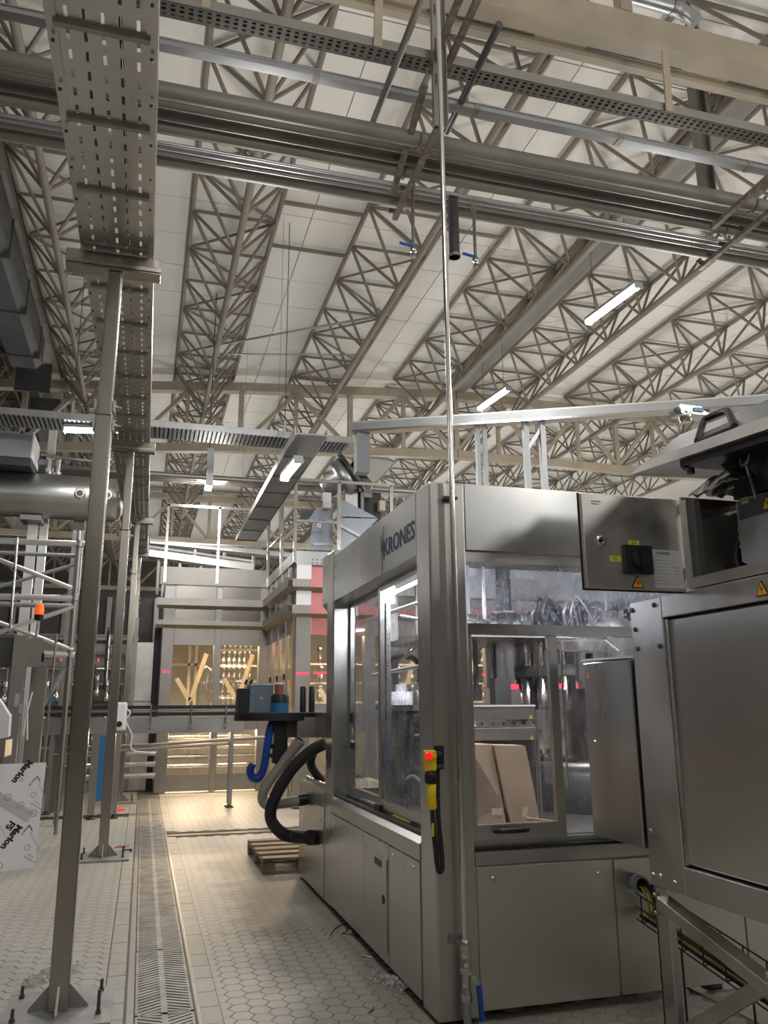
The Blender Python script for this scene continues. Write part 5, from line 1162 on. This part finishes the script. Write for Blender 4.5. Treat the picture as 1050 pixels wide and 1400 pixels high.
MB().hexa([(2.637, 13.9, 4.243), (3.086, 13.9, 4.264), (3.241, 14.6, 4.401), (2.77, 14.6, 4.378)], [(2.721, 13.9, 4.777), (3.081, 13.9, 4.798), (3.236, 14.6, 4.961), (2.858, 14.6, 4.94)]).build('hopper_body', WHITEB, t)
MB().hexa([(2.629, 13.9, 4.785), (3.081, 13.9, 4.811), (3.236, 14.6, 5.004), (2.816, 14.6, 4.979)], [(2.771, 13.9, 4.995), (3.079, 13.9, 5.014), (3.234, 14.6, 5.217), (2.91, 14.6, 5.197)]).build('hopper_top', WHITEB, t)
MB().bar((2.723, 13.88, 4.348), (3.08, 13.88, 4.366), 0.02, 0.05).build('film_seam', WHITE, t)
MB().prism([(2.795, 13.87, 4.761), (2.888, 13.87, 4.753), (2.863, 13.87, 4.632), (2.77, 13.87, 4.666)], (0, .02, 0)).build('paper_label', WHITE, t)
MB().box(2.871, 3.017, 13.75, 13.88, 4.991, 5.274).build('white_bracket', WHITE, t)
MB().box(2.626, 2.945, 14.62, 14.7, 4.932, 5.161).build('rear_plate', GREYP, t)

t = thing('aluminium_beam', 'long bright aluminium beam on thin posts above the labelling machine', 'beam', (3.4, 6.0, 4.05))
P0, P1 = Vector((1.70, 6.86, 4.03)), Vector((5.3, 5.09, 4.03))
MB().bar(P0, P1, 0.10, 0.10).build('beam_profile', ALU, t); MB().bar(P0 + Vector((-.02, -.055, -.045)), P1 + Vector((-.02, -.055, -.045)), 0.012, 0.02).build('beam_lip', STEELP, t)
MB().bar(P0 + Vector((-.025, -.052, 0)), P1 + Vector((-.025, -.052, 0)), 0.004, 0.07).build('beam_face', GALV, t)
for u, rr in ((594, 0.02), (602, 0.018), (645, 0.024), (662, 0.024)):
    k = ({594: 0.283, 602: 0.298, 645: 0.388, 662: 0.423})[u]; c = P0 + (P1 - P0) * k
    MB().box(c.x - rr, c.x + rr, c.y - rr, c.y + rr, 2.80, 3.98).build('post', GALV, t)
c = P0 + (P1 - P0) * 0.388; d = P0 + (P1 - P0) * 0.423
MB().bar((c.x, c.y, 3.72), (d.x, d.y, 3.92), 0.03, 0.03).build('brace', GALV, t)
c = P0 + (P1 - P0) * 0.73
tt = MB().box(c.x - 0.14, c.x + 0.14, c.y - 0.10, c.y + 0.06, 3.93, 4.0).build('coupling_wrap', STEELP, t)
MB().lathe([(0.055, 0), (0.06, 0.04), (0.04, 0.09)], (c.x - .08, c.y - .06, 3.95), (0, 0, -1), n=16).build('cable_gland', STEELP, t); MB().box(c.x - .02, c.x + .07, c.y - .115, c.y - .102, 3.95, 3.985).build('blue_tag', BLUEM, t)
MB().box(2.1, 3.8, 6.02, 6.40, 2.70, 2.80).build('foot_plate', STEELM, t); MB().box(1.72, 1.84, 6.78, 6.9, 3.6, 3.99).build('drop_duct', GREYP, t)
MB().pathtube(smooth_path([(2.18, 5.9, 3.10), (2.5, 5.8, 3.13), (2.8, 5.6, 3.10), (2.9, 5.45, 3.0)]), 0.018, 6).build('curved_band', ALU, t)
MB().box(2.40, 2.45, 6.0, 6.05, 2.06, 3.12).build('post', GALV, t); MB().box(2.10, 2.14, 6.3, 6.34, 2.06, 3.2).build('post', GALV, t)

# ================================================================ TRAYS AND PIPE BUNDLE IN THE MIDDLE DISTANCE
t = thing('sloping_tray', 'wide pale galvanised cable tray running away under the roof, beside the small tilted lamp', 'cable tray', (2.2, 15, 5.6))
for k in range(7):
    y = 10.5 + k * 1.08
    MB().box(1.795, 2.235, y, y + 1.065, 5.20, 5.21).build('tray_plate', GALV, t); MB().box(1.79, 2.24, y + 1.05, y + 1.08, 5.185, 5.20).build('tray_rib', STEELM, t)
for x in (1.785, 2.235): MB().box(x, x + 0.012, 10.5, 18.06, 5.18, 5.30).build('side_rail', GALV, t)
for y in (12, 17):
    for x in (1.779,): MB().tube((x, y, 5.2), (x, y, 9.5), 0.003, 5).build('wire', DARK, t)
t = thing('ribbed_tray', 'galvanised ribbed cable tray crossing the hall above the steel tank', 'cable tray', (-1, 12.4, 5.7))
for y in (12.16, 12.72): MB().box(-7, 3.0, y, y + 0.015, 5.70, 5.80).build('side_rail', GALV, t)
rg = MB().box(-0.022, 0.022, 0.0, 0.56, 0, 0.02).mesh('tray_rung', GALV)
for k in range(150): instance(rg, 'tray_rung', t, Matrix.Translation((-6.9 + k * 0.066, 12.165, 5.69)))
MB().box(-7, 3.0, 12.2, 12.7, 5.74, 5.76).build('cable_bundle', DARK, t)
for x in (-1.25, 1.9): MB().bar((x, 12.14, 5.68), (x, 12.14, 5.98), 0.04, 0.02).build('hanger', GALV, t); MB().tube((x, 12.14, 5.9), (x, 12.14, 9.5), 0.007, 5).build('wire', DARK, t)
t = thing('pipe_bundle', 'bundle of five grey pipes crossing behind the walkway railing', 'pipe', (1, 14.9, 5.6))
for k in range(5): MB().tube((-3.5, 14.55 + k * 0.15, 5.62 + 0.02 * k), (6.5, 14.55 + k * 0.15, 5.62 + 0.02 * k), 0.052, 10).build('pipe_length', STEELM, t)
MB().bar((0.92, 14.45, 5.45), (0.92, 14.45, 6.15), 0.12, 0.03).build('hanger', GALV, t); MB().box(0.86, 0.98, 14.4, 15.3, 5.46, 5.50).build('cradle', GALV, t); MB().tube((0.92, 14.9, 5.5), (0.92, 14.9, 9.5), 0.01, 5).build('rod', DARK, t)

# ================================================================ LEFT: TANK, SCAFFOLD, CABINET
t = thing('steel_tank', 'large horizontal brushed steel tank at the left with round ports', 'tank', (-2.5, 14.0, 4.6))
MB().lathe([(0.02, -6.0), (0.30, -5.95), (0.365, -5.85), (0.37, -5.7), (0.37, 1.72), (0.365, 1.80), (0.33, 1.88), (0.2, 1.94), (0.02, 1.96)], (-2.46, 14.0, 4.955), (1, 0, 0), n=40).build('tank_shell', STEELH, t)
for x in (-1.185, -0.76):
    p = MB().lathe([(0.09, 0), (0.09, 0.05), (0.075, 0.06)], (x, 13.66, 4.95), (0, -1, 0), n=18).build('tank_port', STEELP, t); MB().lathe([(0.05, 0), (0.05, 0.003)], (x, 13.60, 4.95), (0, -1, 0), n=16).build('port_hole', BLACK, p)
MB().pathtube([(-1.86, 13.9, 5.64), (-1.4, 13.9, 5.60), (-1.06, 13.9, 5.58), (-1.03, 13.9, 5.52), (-1.03, 13.9, 5.25)], 0.03, 8).build('tank_pipe', STEELP, t)
for x in (-1.72, -1.58, -1.0): MB().tube((x, 13.95, 5.2), (x, 13.95, 5.62), 0.035, 8).build('nozzle', STEELP, t); MB().lathe([(0.06, 0), (0.06, 0.04)], (x, 13.95, 5.32), n=12).build('flange', STEELP, t)
for x in (-1.92, -4.6): MB().box(x - 0.07, x + 0.07, 14.15, 14.3, 0.02, 4.65).build('support_post', ALU, t); MB().box(x - 0.16, x + 0.16, 13.85, 14.3, 4.52, 4.60).build('saddle', STEELM, t)
MB().box(-1.29, -1.12, 14.13, 14.28, 0.02, 4.68).build('support_post', STEELM, t)
t = thing('service_unit', 'grey box shaped service unit under the ribbed tray at the left edge', 'box', (-2.3, 14.2, 5.8))
a = (-2.429, 13.4, 5.843); b = (-1.941, 13.4, 5.423)
MB().box(a[0] - 1.2, b[0], 13.4, 14.2, b[2], a[2]).build('housing', GREYP, t, 0.01); MB().box(b[0], b[0] + .015, 13.42, 14.2, b[2], a[2]).build('end_plate', WHITE, t)
MB().box(a[0] - 1.2, b[0], 13.45, 14.1, b[2] - .12, b[2]).build('grille', DARK, t); MB().lathe([(0.02, 0), (0.02, .004)], (-2.106, 13.395, 5.834), (0, -1, 0), n=8).build('knob', BLACK, t)
MB().box(b[0] + .12, b[0] + .24, 14.28, 14.40, 0.02, 6.3).build('column', ALU, t); MB().box(b[0] - 1.2, b[0] + .3, 14.1, 14.4, b[2] + .1, b[2] + .2).build('bracket', GREYP, t)

t = thing('scaffold_tower', 'white aluminium tube scaffold with diagonal braces at the left', 'scaffold', (-1.6, 11.5, 0))
def sc(u0, v0, u1, v1, r=0.028, y=11.5, m=ALU, n='scaffold_tube'):
    pass
for p, q, r, m in (((-2.29, 11.5, 3.704), (-0.874, 11.5, 3.715), 0.042, ALU), ((-2.214, 11.5, 2.967), (-0.92, 11.5, 2.977), 0.042, ALU), ((-2.096, 11.5, 3.518), (-1.004, 11.5, 3.112), 0.03, ALU), ((-2.073, 11.5, 2.418), (-0.939, 11.5, 2.87), 0.03, ALU),
                   ((-2.285, 12.4, 2.979), (-1.012, 12.4, 2.973), 0.035, GREYP), ((-1.925, 11.5, 2.663), (-0.921, 11.5, 2.294), 0.03, ALU), ((-1.275, 11.5, 2.242), (-0.898, 11.5, 2.227), 0.045, ALU), ((-1.247, 11.6, 1.586), (-1.012, 11.6, 2.08), 0.032, GREYP),
                   ((-2.245, 12.6, 3.181), (-1.028, 12.6, 3.633), 0.026, GREYP), ((-2.3, 12.6, 3.738), (-1.036, 12.6, 3.742), 0.03, GREYP)):
    MB().tube(p, q, r, 10).build('scaffold_tube', m, t)
a = (-0.951, 11.5, 3.751); MB().tube((a[0], 11.5, 0.02), (a[0], 11.5, 3.75), 0.024, 10).build('standard', STEELM, t); MB().tube((a[0] - 0.1, 12.5, 0.02), (a[0] - .1, 12.5, 4.1), 0.03, 10).build('standard', GALV, t)
a = (-1.722, 11.45, 3.752); b = (-1.699, 11.45, 2.551); MB().tube(b, a, 0.018, 8).build('pole', STEELP, t)
for z in (3.714, 2.983, 2.226): MB().lathe([(0.05, 0), (0.05, 0.09)], (-0.951, 11.5, z - .04), n=10).build('coupler', STEELM, t)
t = thing('signal_beacon', 'orange signal beacon on a thin pole in front of the scaffold', 'light', (-1.4, 11.0, 2.2))
a = Vector((-1.317, 11.0, 2.755)); MB().lathe([(0.055, 0.0), (0.058, 0.06), (0.05, 0.10), (0.045, 0.13), (0.02, 0.14)], a - Vector((0, 0, .06)), n=18).build('lens', BEACON, t)
MB().lathe([(0.04, 0), (0.055, 0.02), (0.055, 0.07)], a - Vector((0, 0, .13)), n=16).build('base', BLACK, t); MB().tube(a - Vector((0.02, 0, 0.5)), a - Vector((0, 0, 0.12)), 0.015, 8).build('pole', STEELP, t)

t = thing('left_machine_guard', 'stainless machine guard with square posts at the left edge, behind the printed sheet', 'machine', (-1.5, 10.4, 0))
yy = 10.4
def px_box(name, m, y0, y1, a, b): MB().box(min(a[0], b[0]), max(a[0], b[0]), y0, y1, min(a[2], b[2]), max(a[2], b[2])).build(name, m, t)
px_box('head_panel', DARK, 10.45, 10.5, (-2.109, 10.4, 2.372), (-1.44, 10.4, 2.022))
px_box('guard_post', STEELM, 10.36, 10.5, (-1.485, 0, 0.02), (-1.347, 10.4, 2.386))
px_box('guard_post', STEELM, 10.9, 11.05, (-1.336, 10.9, 2.046), (-1.16, 0, 0.02))
px_box('side_panel', STEELM, 10.5, 10.52, (-1.373, 10.5, 2.368), (-1.191, 10.5, 2.028))
MB().box(-3.2, -1.36, 10.9, 10.92, 0.3, 2.2).build('glass_panel', CLEAR, t)
MB().box(-3.2, -1.48, 10.44, 10.46, 0.02, 0.75).build('skirt_panel', STEELM, t)
MB().tube((-1.10, 10.8, 0.02), (-1.07, 10.8, 2.45), 0.014, 8).build('edge_rod', STEELP, t)
px_box('post_label', LABELG, 10.352, 10.36, (-1.414, 10.35, 1.722), (-1.369, 10.35, 1.575)); px_box('latch', STEELP, 10.34, 10.36, (-1.364, 10.35, 1.608), (-1.308, 10.35, 1.501))
MB().pathtube(smooth_path([(-1.266, 10.6, 1.743), (-1.292, 10.6, 1.583), (-1.317, 10.6, 1.417), (-1.325, 10.6, 1.252)]), 0.012, 6).build('white_cable', WHITE, t); MB().pathtube(smooth_path([(-1.329, 10.6, 1.642), (-1.3, 10.6, 1.5), (-1.273, 10.6, 1.193)]), 0.012, 6).build('white_cable', WHITE, t)
px_box('black_clip', BLACK, 10.78, 10.8, (-1.231, 10.8, 2.208), (-1.189, 10.8, 2.103))
for k in range(7):
    MB().tube((-2.6 + k * .16, 11.6, 0.8), (-2.6 + k * .16, 11.6, 1.9), 0.03, 8).build('inner_valve', STEELM, t)
t = thing('white_plastic_cover', 'folded white plastic cover at the left edge above the printed sheet', 'cover', (-1.2, 8.2, 1.3))
MB().prism([(-1.624, 8.2, 1.835), (-1.256, 8.2, 1.642), (-1.15, 8.2, 1.487), (-1.145, 8.2, 1.302), (-1.559, 8.2, 1.221)], (-0.05, 0.5, 0.0)).build('shell', WHITE, t)
MB().prism([(-1.221, 8.2, 1.278), (-1.161, 8.2, 1.277), (-1.159, 8.2, 1.132), (-1.207, 8.2, 1.133)], (0, 0.4, 0.0)).build('hinge_block', STEELM, t)
MB().box(-1.6, -1.24, 8.4, 8.5, 0.0, 1.28).build('stand_leg', STEELM, t)

# printed protective sheet leaning near the left edge
t = thing('printed_sheet', 'white protective sheet with diagonal black print leaning at the left edge', 'board', (-1.3, 9.3, 0))
BL, BR, TR = Vector((-2.3, 8.95, 0.0)), Vector((-0.945, 9.35, 0.0)), Vector((-0.93, 9.47, 1.005))
xa = (BR - BL).normalized(); ya = (TR - BR).normalized(); za = xa.cross(ya).normalized()
MB().hexa([BL, BR, BR - za * .02, BL - za * .02], [BL + (TR - BR), TR, TR - za * .02, BL + (TR - BR) - za * .02]).build('sheet_board', WHITE, t)
ANG = math.radians(-58)
def on_sheet(u, v, rot=ANG):
    """u leftwards from the right edge, v up from the floor (metres)"""
    p = BR - xa * u + (TR - BR).normalized() * v + za * 0.0015
    return frame3(xa * math.cos(rot) + ya * math.sin(rot), -xa * math.sin(rot) + ya * math.cos(rot), p)
R90 = math.radians(57)
for (u, v) in ((0.25, 0.31), (0.225, 0.93), (0.66, 0.58)): text('Marlon', 0.088, on_sheet(u, v, math.radians(-124)), INK, t, 'print_word', .0003, bold=.004)
text('FS', 0.088, on_sheet(0.275, 0.42, math.radians(-124)), INK, t, 'print_word', .0003, bold=.004); text('FS', 0.088, on_sheet(0.685, 0.69, math.radians(-124)), INK, t, 'print_word', .0003, bold=.004)
for (u, v) in ((0.13, 0.36), (0.11, 0.83), (0.47, 0.52)):
    text('Made in', 0.032, on_sheet(u, v, math.radians(-124)), INK, t, 'print_line', .0003); 
    MB().prism([on_sheet(u - 0.03, v + 0.05) @ Vector(c) for c in ((0, 0, 0), (0.07, 0, 0), (0.07, .008, 0), (0, .008, 0))], za * 0.0005).build('print_bar', INK, t)
    MB().prism([on_sheet(u - 0.05, v - 0.02) @ Vector(c) for c in ((0, 0, 0), (0.2, 0, 0), (0.2, .004, 0), (0, .004, 0))], za * 0.0005).build('print_bar', INKG, t)
def ring(u, v, r, m=INKG):
    f = on_sheet(u, v, 0); n = 16; vs = []; fs = []
    for k in range(n):
        a = 2 * math.pi * k / n
        vs += [f @ Vector((math.cos(a) * r, math.sin(a) * r, 0)), f @ Vector((math.cos(a) * r * .8, math.sin(a) * r * .8, 0))]
    for k in range(n): fs.append((2 * k, 2 * ((k + 1) % n), 2 * ((k + 1) % n) + 1, 2 * k + 1))
    MB().add(vs, fs).build('print_ring', m, t)
for k in range(5):
    ring(0.07 + k * 0.13, 0.52 + k * 0.085, 0.035); ring(0.33 + k * 0.13, 0.05 + k * 0.085, 0.035)
    text('NO', 0.022, on_sheet(0.07 + k * 0.13, 0.52 + k * 0.085, math.radians(-32)), INKG, t, 'print_line', .0003)
for (u, v) in ((0.05, 0.62), (0.45, 0.80), (0.40, 0.18), (0.05, 0.12), (0.60, 0.35)):
    text('DIN EN', 0.020, on_sheet(u, v, math.radians(-32)), INKG, t, 'print_line', .0003); ring(u + .04, v + .08, 0.028)
    MB().prism([on_sheet(u, v - 0.04, math.radians(-32)) @ Vector(c) for c in ((-.07, 0, 0), (0.07, 0, 0), (0.07, .006, 0), (-.07, .006, 0))], za * 0.0005).build('print_bar', INKG, t)
ring(0.26, 0.29, 0.018, INK); ring(0.22, 0.85, 0.018, INK)
for k in range(6):
    MB().prism([on_sheet(0.10 + k * .03, 0.40 + k * .012, math.radians(-32)) @ Vector(c) for c in ((-0.36, 0, 0), (0.02, 0, 0), (0.02, .012, 0), (-0.36, .012, 0))], za * 0.0005).build('print_bar', INKG, t) if False else None
for k in range(7):
    MB().prism([on_sheet(0.12, 0.44, math.radians(-32)) @ Vector((x, 0.016 * k, 0)) for x, _ in ((-0.42, 0), (0.0, 0))] + [on_sheet(0.12, 0.44, math.radians(-32)) @ Vector((x, 0.016 * k + .006, 0)) for x in (0.0, -0.42)], za * 0.0005).build('print_bar', INKG, t)

# ================================================================ PROCESS PIPEWORK BEHIND THE CONVEYOR, FAR MACHINES
t = thing('valve_manifold', 'dense stainless valve manifold behind the scaffold and the tray posts', 'machine', (-1.6, 17.5, 0))
rr = random.Random(11)
for k in range(9): MB().tube((-4.5, 17.2 + .1 * (k % 3), 0.5 + k * 0.3), (-0.15, 17.2 + .1 * (k % 3), 0.5 + k * 0.3), (0.045, 0.03, 0.06)[k % 3], 10).build('header_pipe', (STEELP, STEELM, GALV)[k % 3], t)
for k in range(22):
    x = -4.2 + k * 0.19; z0 = rr.uniform(0.1, 1.2); MB().tube((x, 16.95, z0), (x, 16.95, z0 + rr.uniform(.8, 1.9)), rr.choice((0.025, 0.035, 0.05)), 8).build('branch_pipe', (STEELP, STEELM)[k % 2], t)
vm = MB().lathe([(0.05, 0), (0.07, 0.02), (0.07, 0.10), (0.04, 0.12), (0.04, 0.2), (0.06, 0.22), (0.06, 0.36), (0.03, 0.40)], n=12).mesh('valve_actuator', STEELP)
for k in range(44): instance(vm, 'valve_actuator', t, Matrix.Translation((-4.1 + (k % 22) * 0.18, 16.8 + 0.05 * (k % 3), 1.0 + (k // 22) * 0.75 + rr.uniform(-.1, .1))))
rvm = MB().lathe([(0.05, 0), (0.05, 0.07), (0.03, 0.09)], n=10).mesh('valve_cap', PINK)
for k in range(20): instance(rvm, 'valve_cap', t, Matrix.Translation((-3.6 + k * 0.17, 16.82, 2.42 + 0.12 * (k % 2))))
for k, (x, m) in enumerate(((-1.62, BLUEM), (-1.45, YELLOW), (-1.0, BLUEM))): MB().lathe([(0.06, 0), (0.06, 0.08)], (x, 16.7, 1.72), (0, -1, 0), n=12).build('valve_wheel', m, t)
for k in range(12): MB().lathe([(0.028, 0), (0.028, 0.19), (0.012, 0.24), (0.014, 0.28)], (-0.72 + 0.03 * (k % 2), 16.6, 1.9 + 0.0 + k * 0.11), n=8).build('bottle_neck', (BLACK, STEELP)[k % 2], t) if k < 9 else None
MB().box(-4.4, -0.2, 17.5, 17.56, 0.1, 3.0).build('back_panel', STEELM, t)
for x in (-4.3, -2.3, -0.25): MB().box(x, x + .08, 16.9, 16.98, 0.02, 3.3).build('frame_post', STEELM, t)
t = thing('brown_door_panel', 'brownish reflecting steel panel door left of the filler enclosure', 'door', (-0.05, 17.0, 0))
a = (-0.341, 17.0, 2.819); b = (0.143, 17.0, 1.689); MB().box(a[0], b[0], 17.0, 17.05, 0.02, a[2]).build('door_leaf', STEELD, t); MB().box(b[0], b[0] + .12, 16.98, 17.06, 0.02, a[2] + .3).build('door_frame', BLACK, t); MB().box(a[0], b[0], 16.985, 17.0, b[2] - .03, b[2]).build('door_bar', STEELP, t)
t = thing('blue_leg_frame', 'narrow steel support with blue edge strip beside the second tray post', 'support', (-0.5, 13.0, 0))
MB().box(-0.676, -0.576, 13.0, 13.08, 0.06, 1.16).build('support_leg', STEELM, t); MB().box(-0.606, -0.369, 13.01, 13.06, 0.25, 1.16).build('blue_strip', BLUEM, t)
MB().box(-0.356, -0.275, 13.0, 13.08, 0.06, 1.16).build('support_leg', STEELM, t); MB().box(-0.676, -0.275, 13.02, 13.06, 1.16, 1.2).build('cross_bar', STEELM, t)
for x in (-0.626, -0.315): MB().lathe([(0.07, 0), (0.07, 0.015), (0.02, 0.02), (0.02, 0.06)], (x, 13.04, 0.001), n=12).build('foot', BLACK, t)
def far_block(name, label, cat, x0, x1, y0, y1, z, m, bays, post=STEELM):
    t = thing(name, label, cat, ((x0 + x1) / 2, y0, 0))
    MB().box(x0, x1, y0 + .1, y1, 0.02, z).build('housing', m, t)
    w = (x1 - x0) / bays
    for k in range(bays + 1): MB().box(x0 + k * w - .06, x0 + k * w + .06, y0, y0 + .1, 0.02, z).build('housing_post', post, t)
    for k in range(bays):
        MB().box(x0 + k * w + .1, x0 + (k + 1) * w - .1, y0 + .06, y0 + .1, 0.3, z * .5).build('door_panel', post, t); MB().box(x0 + k * w + .1, x0 + (k + 1) * w - .1, y0 + .06, y0 + .1, z * .56, z - .2).build('upper_panel', m, t)
    return t
far_block('white_cabin', 'pale panelled cabin far behind the steel tank', 'cabin', -7.5, -1.9, 20.5, 24, 4.2, WALLM, 5)
far_block('far_cabinet', 'dark far machine behind the tray posts', 'machine', -1.6, 0.2, 22.5, 24.5, 4.4, DARK, 3)
t = thing('dark_column', 'dark steel column standing left of the filler enclosure', 'column', (-0.05, 18.0, 0))
MB().box(-0.2, 0.10, 18.0, 18.3, 0.02, 3.1).build('column_shaft', DARK, t); MB().box(-0.3, 0.20, 17.9, 18.4, 0.0, 0.02).build('base_plate', DARK, t)
t = thing('lattice_wall_girder', 'tan lattice column frame under the dark duct at the far left', 'girder', (-4.2, 16, 0))
for k in range(6):
    MB().bar((-4.4, 10 + k * 1.5, 7.2), (-4.4, 10.75 + k * 1.5, 8.9), 0.10, 0.10).build('diagonal', TAN, t); MB().bar((-4.4, 11.5 + k * 1.5, 7.2), (-4.4, 10.75 + k * 1.5, 8.9), 0.10, 0.10).build('diagonal', TAN, t)
MB().bar((-4.4, 9.5, 7.15), (-4.4, 19.4, 7.15), 0.2, 0.18).build('bottom_chord', TAN, t); MB().bar((-4.4, 9.5, 8.95), (-4.4, 19.4, 8.95), 0.2, 0.18).build('top_chord', TAN, t)

# ================================================================ SMALL THINGS ON THE FLOOR
def scrap(name, label, cat, pts, m, h=0.03, seed=1):
    r2 = random.Random(seed); n = 7; vs = []; fs = []
    P = [Vector(p) for p in smooth_path(pts, 4)]
    for i, p in enumerate(P):
        d = (P[min(i + 1, len(P) - 1)] - P[max(i - 1, 0)]).normalized(); s = Vector((-d.y, d.x, 0))
        for k in range(n):
            a = k / (n - 1) * 2 - 1
            vs.append(p + s * (a * 0.045 * r2.uniform(.8, 1.2)) + Vector((0, 0, 0.004 + h * (1 - a * a) * r2.uniform(.5, 1.2))))
    for i in range(len(P) - 1):
        for k in range(n - 1): fs.append((i * n + k, i * n + k + 1, (i + 1) * n + k + 1, (i + 1) * n + k))
    o = MB().add(vs, fs).build(name, m); s = o.modifiers.new('thick', 'SOLIDIFY'); s.thickness = 0.002
    return tag(o, label, cat)
scrap('plastic_film', 'crumpled clear plastic film on the tiles behind the left foreground post', 'film', [(-0.545, 5.517, 0.0), (-0.491, 5.594, 0.0), (-0.427, 5.67, 0.0), (-0.35, 5.717, 0.0), (-0.281, 5.739, -0.0)], FILM, 0.05, 2)
scrap('plastic_film', 'crumpled clear plastic film on the floor beside the machine base', 'film', [(1.381, 5.092, 0.0), (1.434, 4.995, 0.0), (1.488, 4.885, 0.0), (1.511, 4.753, 0.0)], FILM, 0.05, 3)
scrap('grey_rag', 'dark grey dusty rag on the floor close to the machine base', 'rag', [(1.457, 6.1, 0.0), (1.502, 6.066, 0.0), (1.547, 5.993, 0.0)], DARK, 0.02, 4)
o = MB().lathe([(0.05, 0.001), (0.05, 0.006), (0.03, 0.008)], (1.495, 5.509, 0.0), n=14).build('floor_cap', STEELM); tag(o, 'small round metal cap lying on the floor near the machine base', 'cap')
o = MB().pathtube(smooth_path([(1.351, 6.049, 0.006), (1.433, 6.225, 0.006), (1.537, 6.32, 0.006), (1.563, 6.268, 0.006)]), 0.004, 6).build('wire_scrap', DARK); tag(o, 'thin dark bent wire scrap on the floor beside the machine base', 'wire')
o = MB().pathtube(smooth_path([(1.225, 4.545, 0.006), (1.247, 4.571, 0.006), (1.266, 4.609, 0.006)]), 0.004, 6).build('metal_clip', DARK); tag(o, 'tiny dark bent clip on the floor at the bottom centre', 'clip')
t = thing('spirit_level', 'small red and dark blue bar tool lying beyond the second post', 'tool', (-0.311, 14.032, 0.0))
a, b = Vector((-0.425, 13.868, 0.012)), Vector((-0.191, 13.979, 0.012)); m_ = a + (b - a) * .45
MB().bar(a, m_, 0.06, 0.02).build('dark_end', SLATED, t); MB().bar(m_, b, 0.07, 0.022).build('red_end', RED, t)
o = MB().pathtube(smooth_path([(-0.21, 10.326, 0.008), (-0.156, 10.413, 0.008), (-0.107, 10.344, 0.008), (-0.061, 10.488, 0.008)]), 0.010, 6).build('red_strap', PINK); tag(o, 'short reddish strap on the floor beside the second post', 'strap')
o = MB().box(-0.10, -0.02, 10.02, 10.06, 0.001, 0.03).build('black_fitting', BLACK); tag(o, 'small black fitting on the floor right of the second post base', 'fitting')
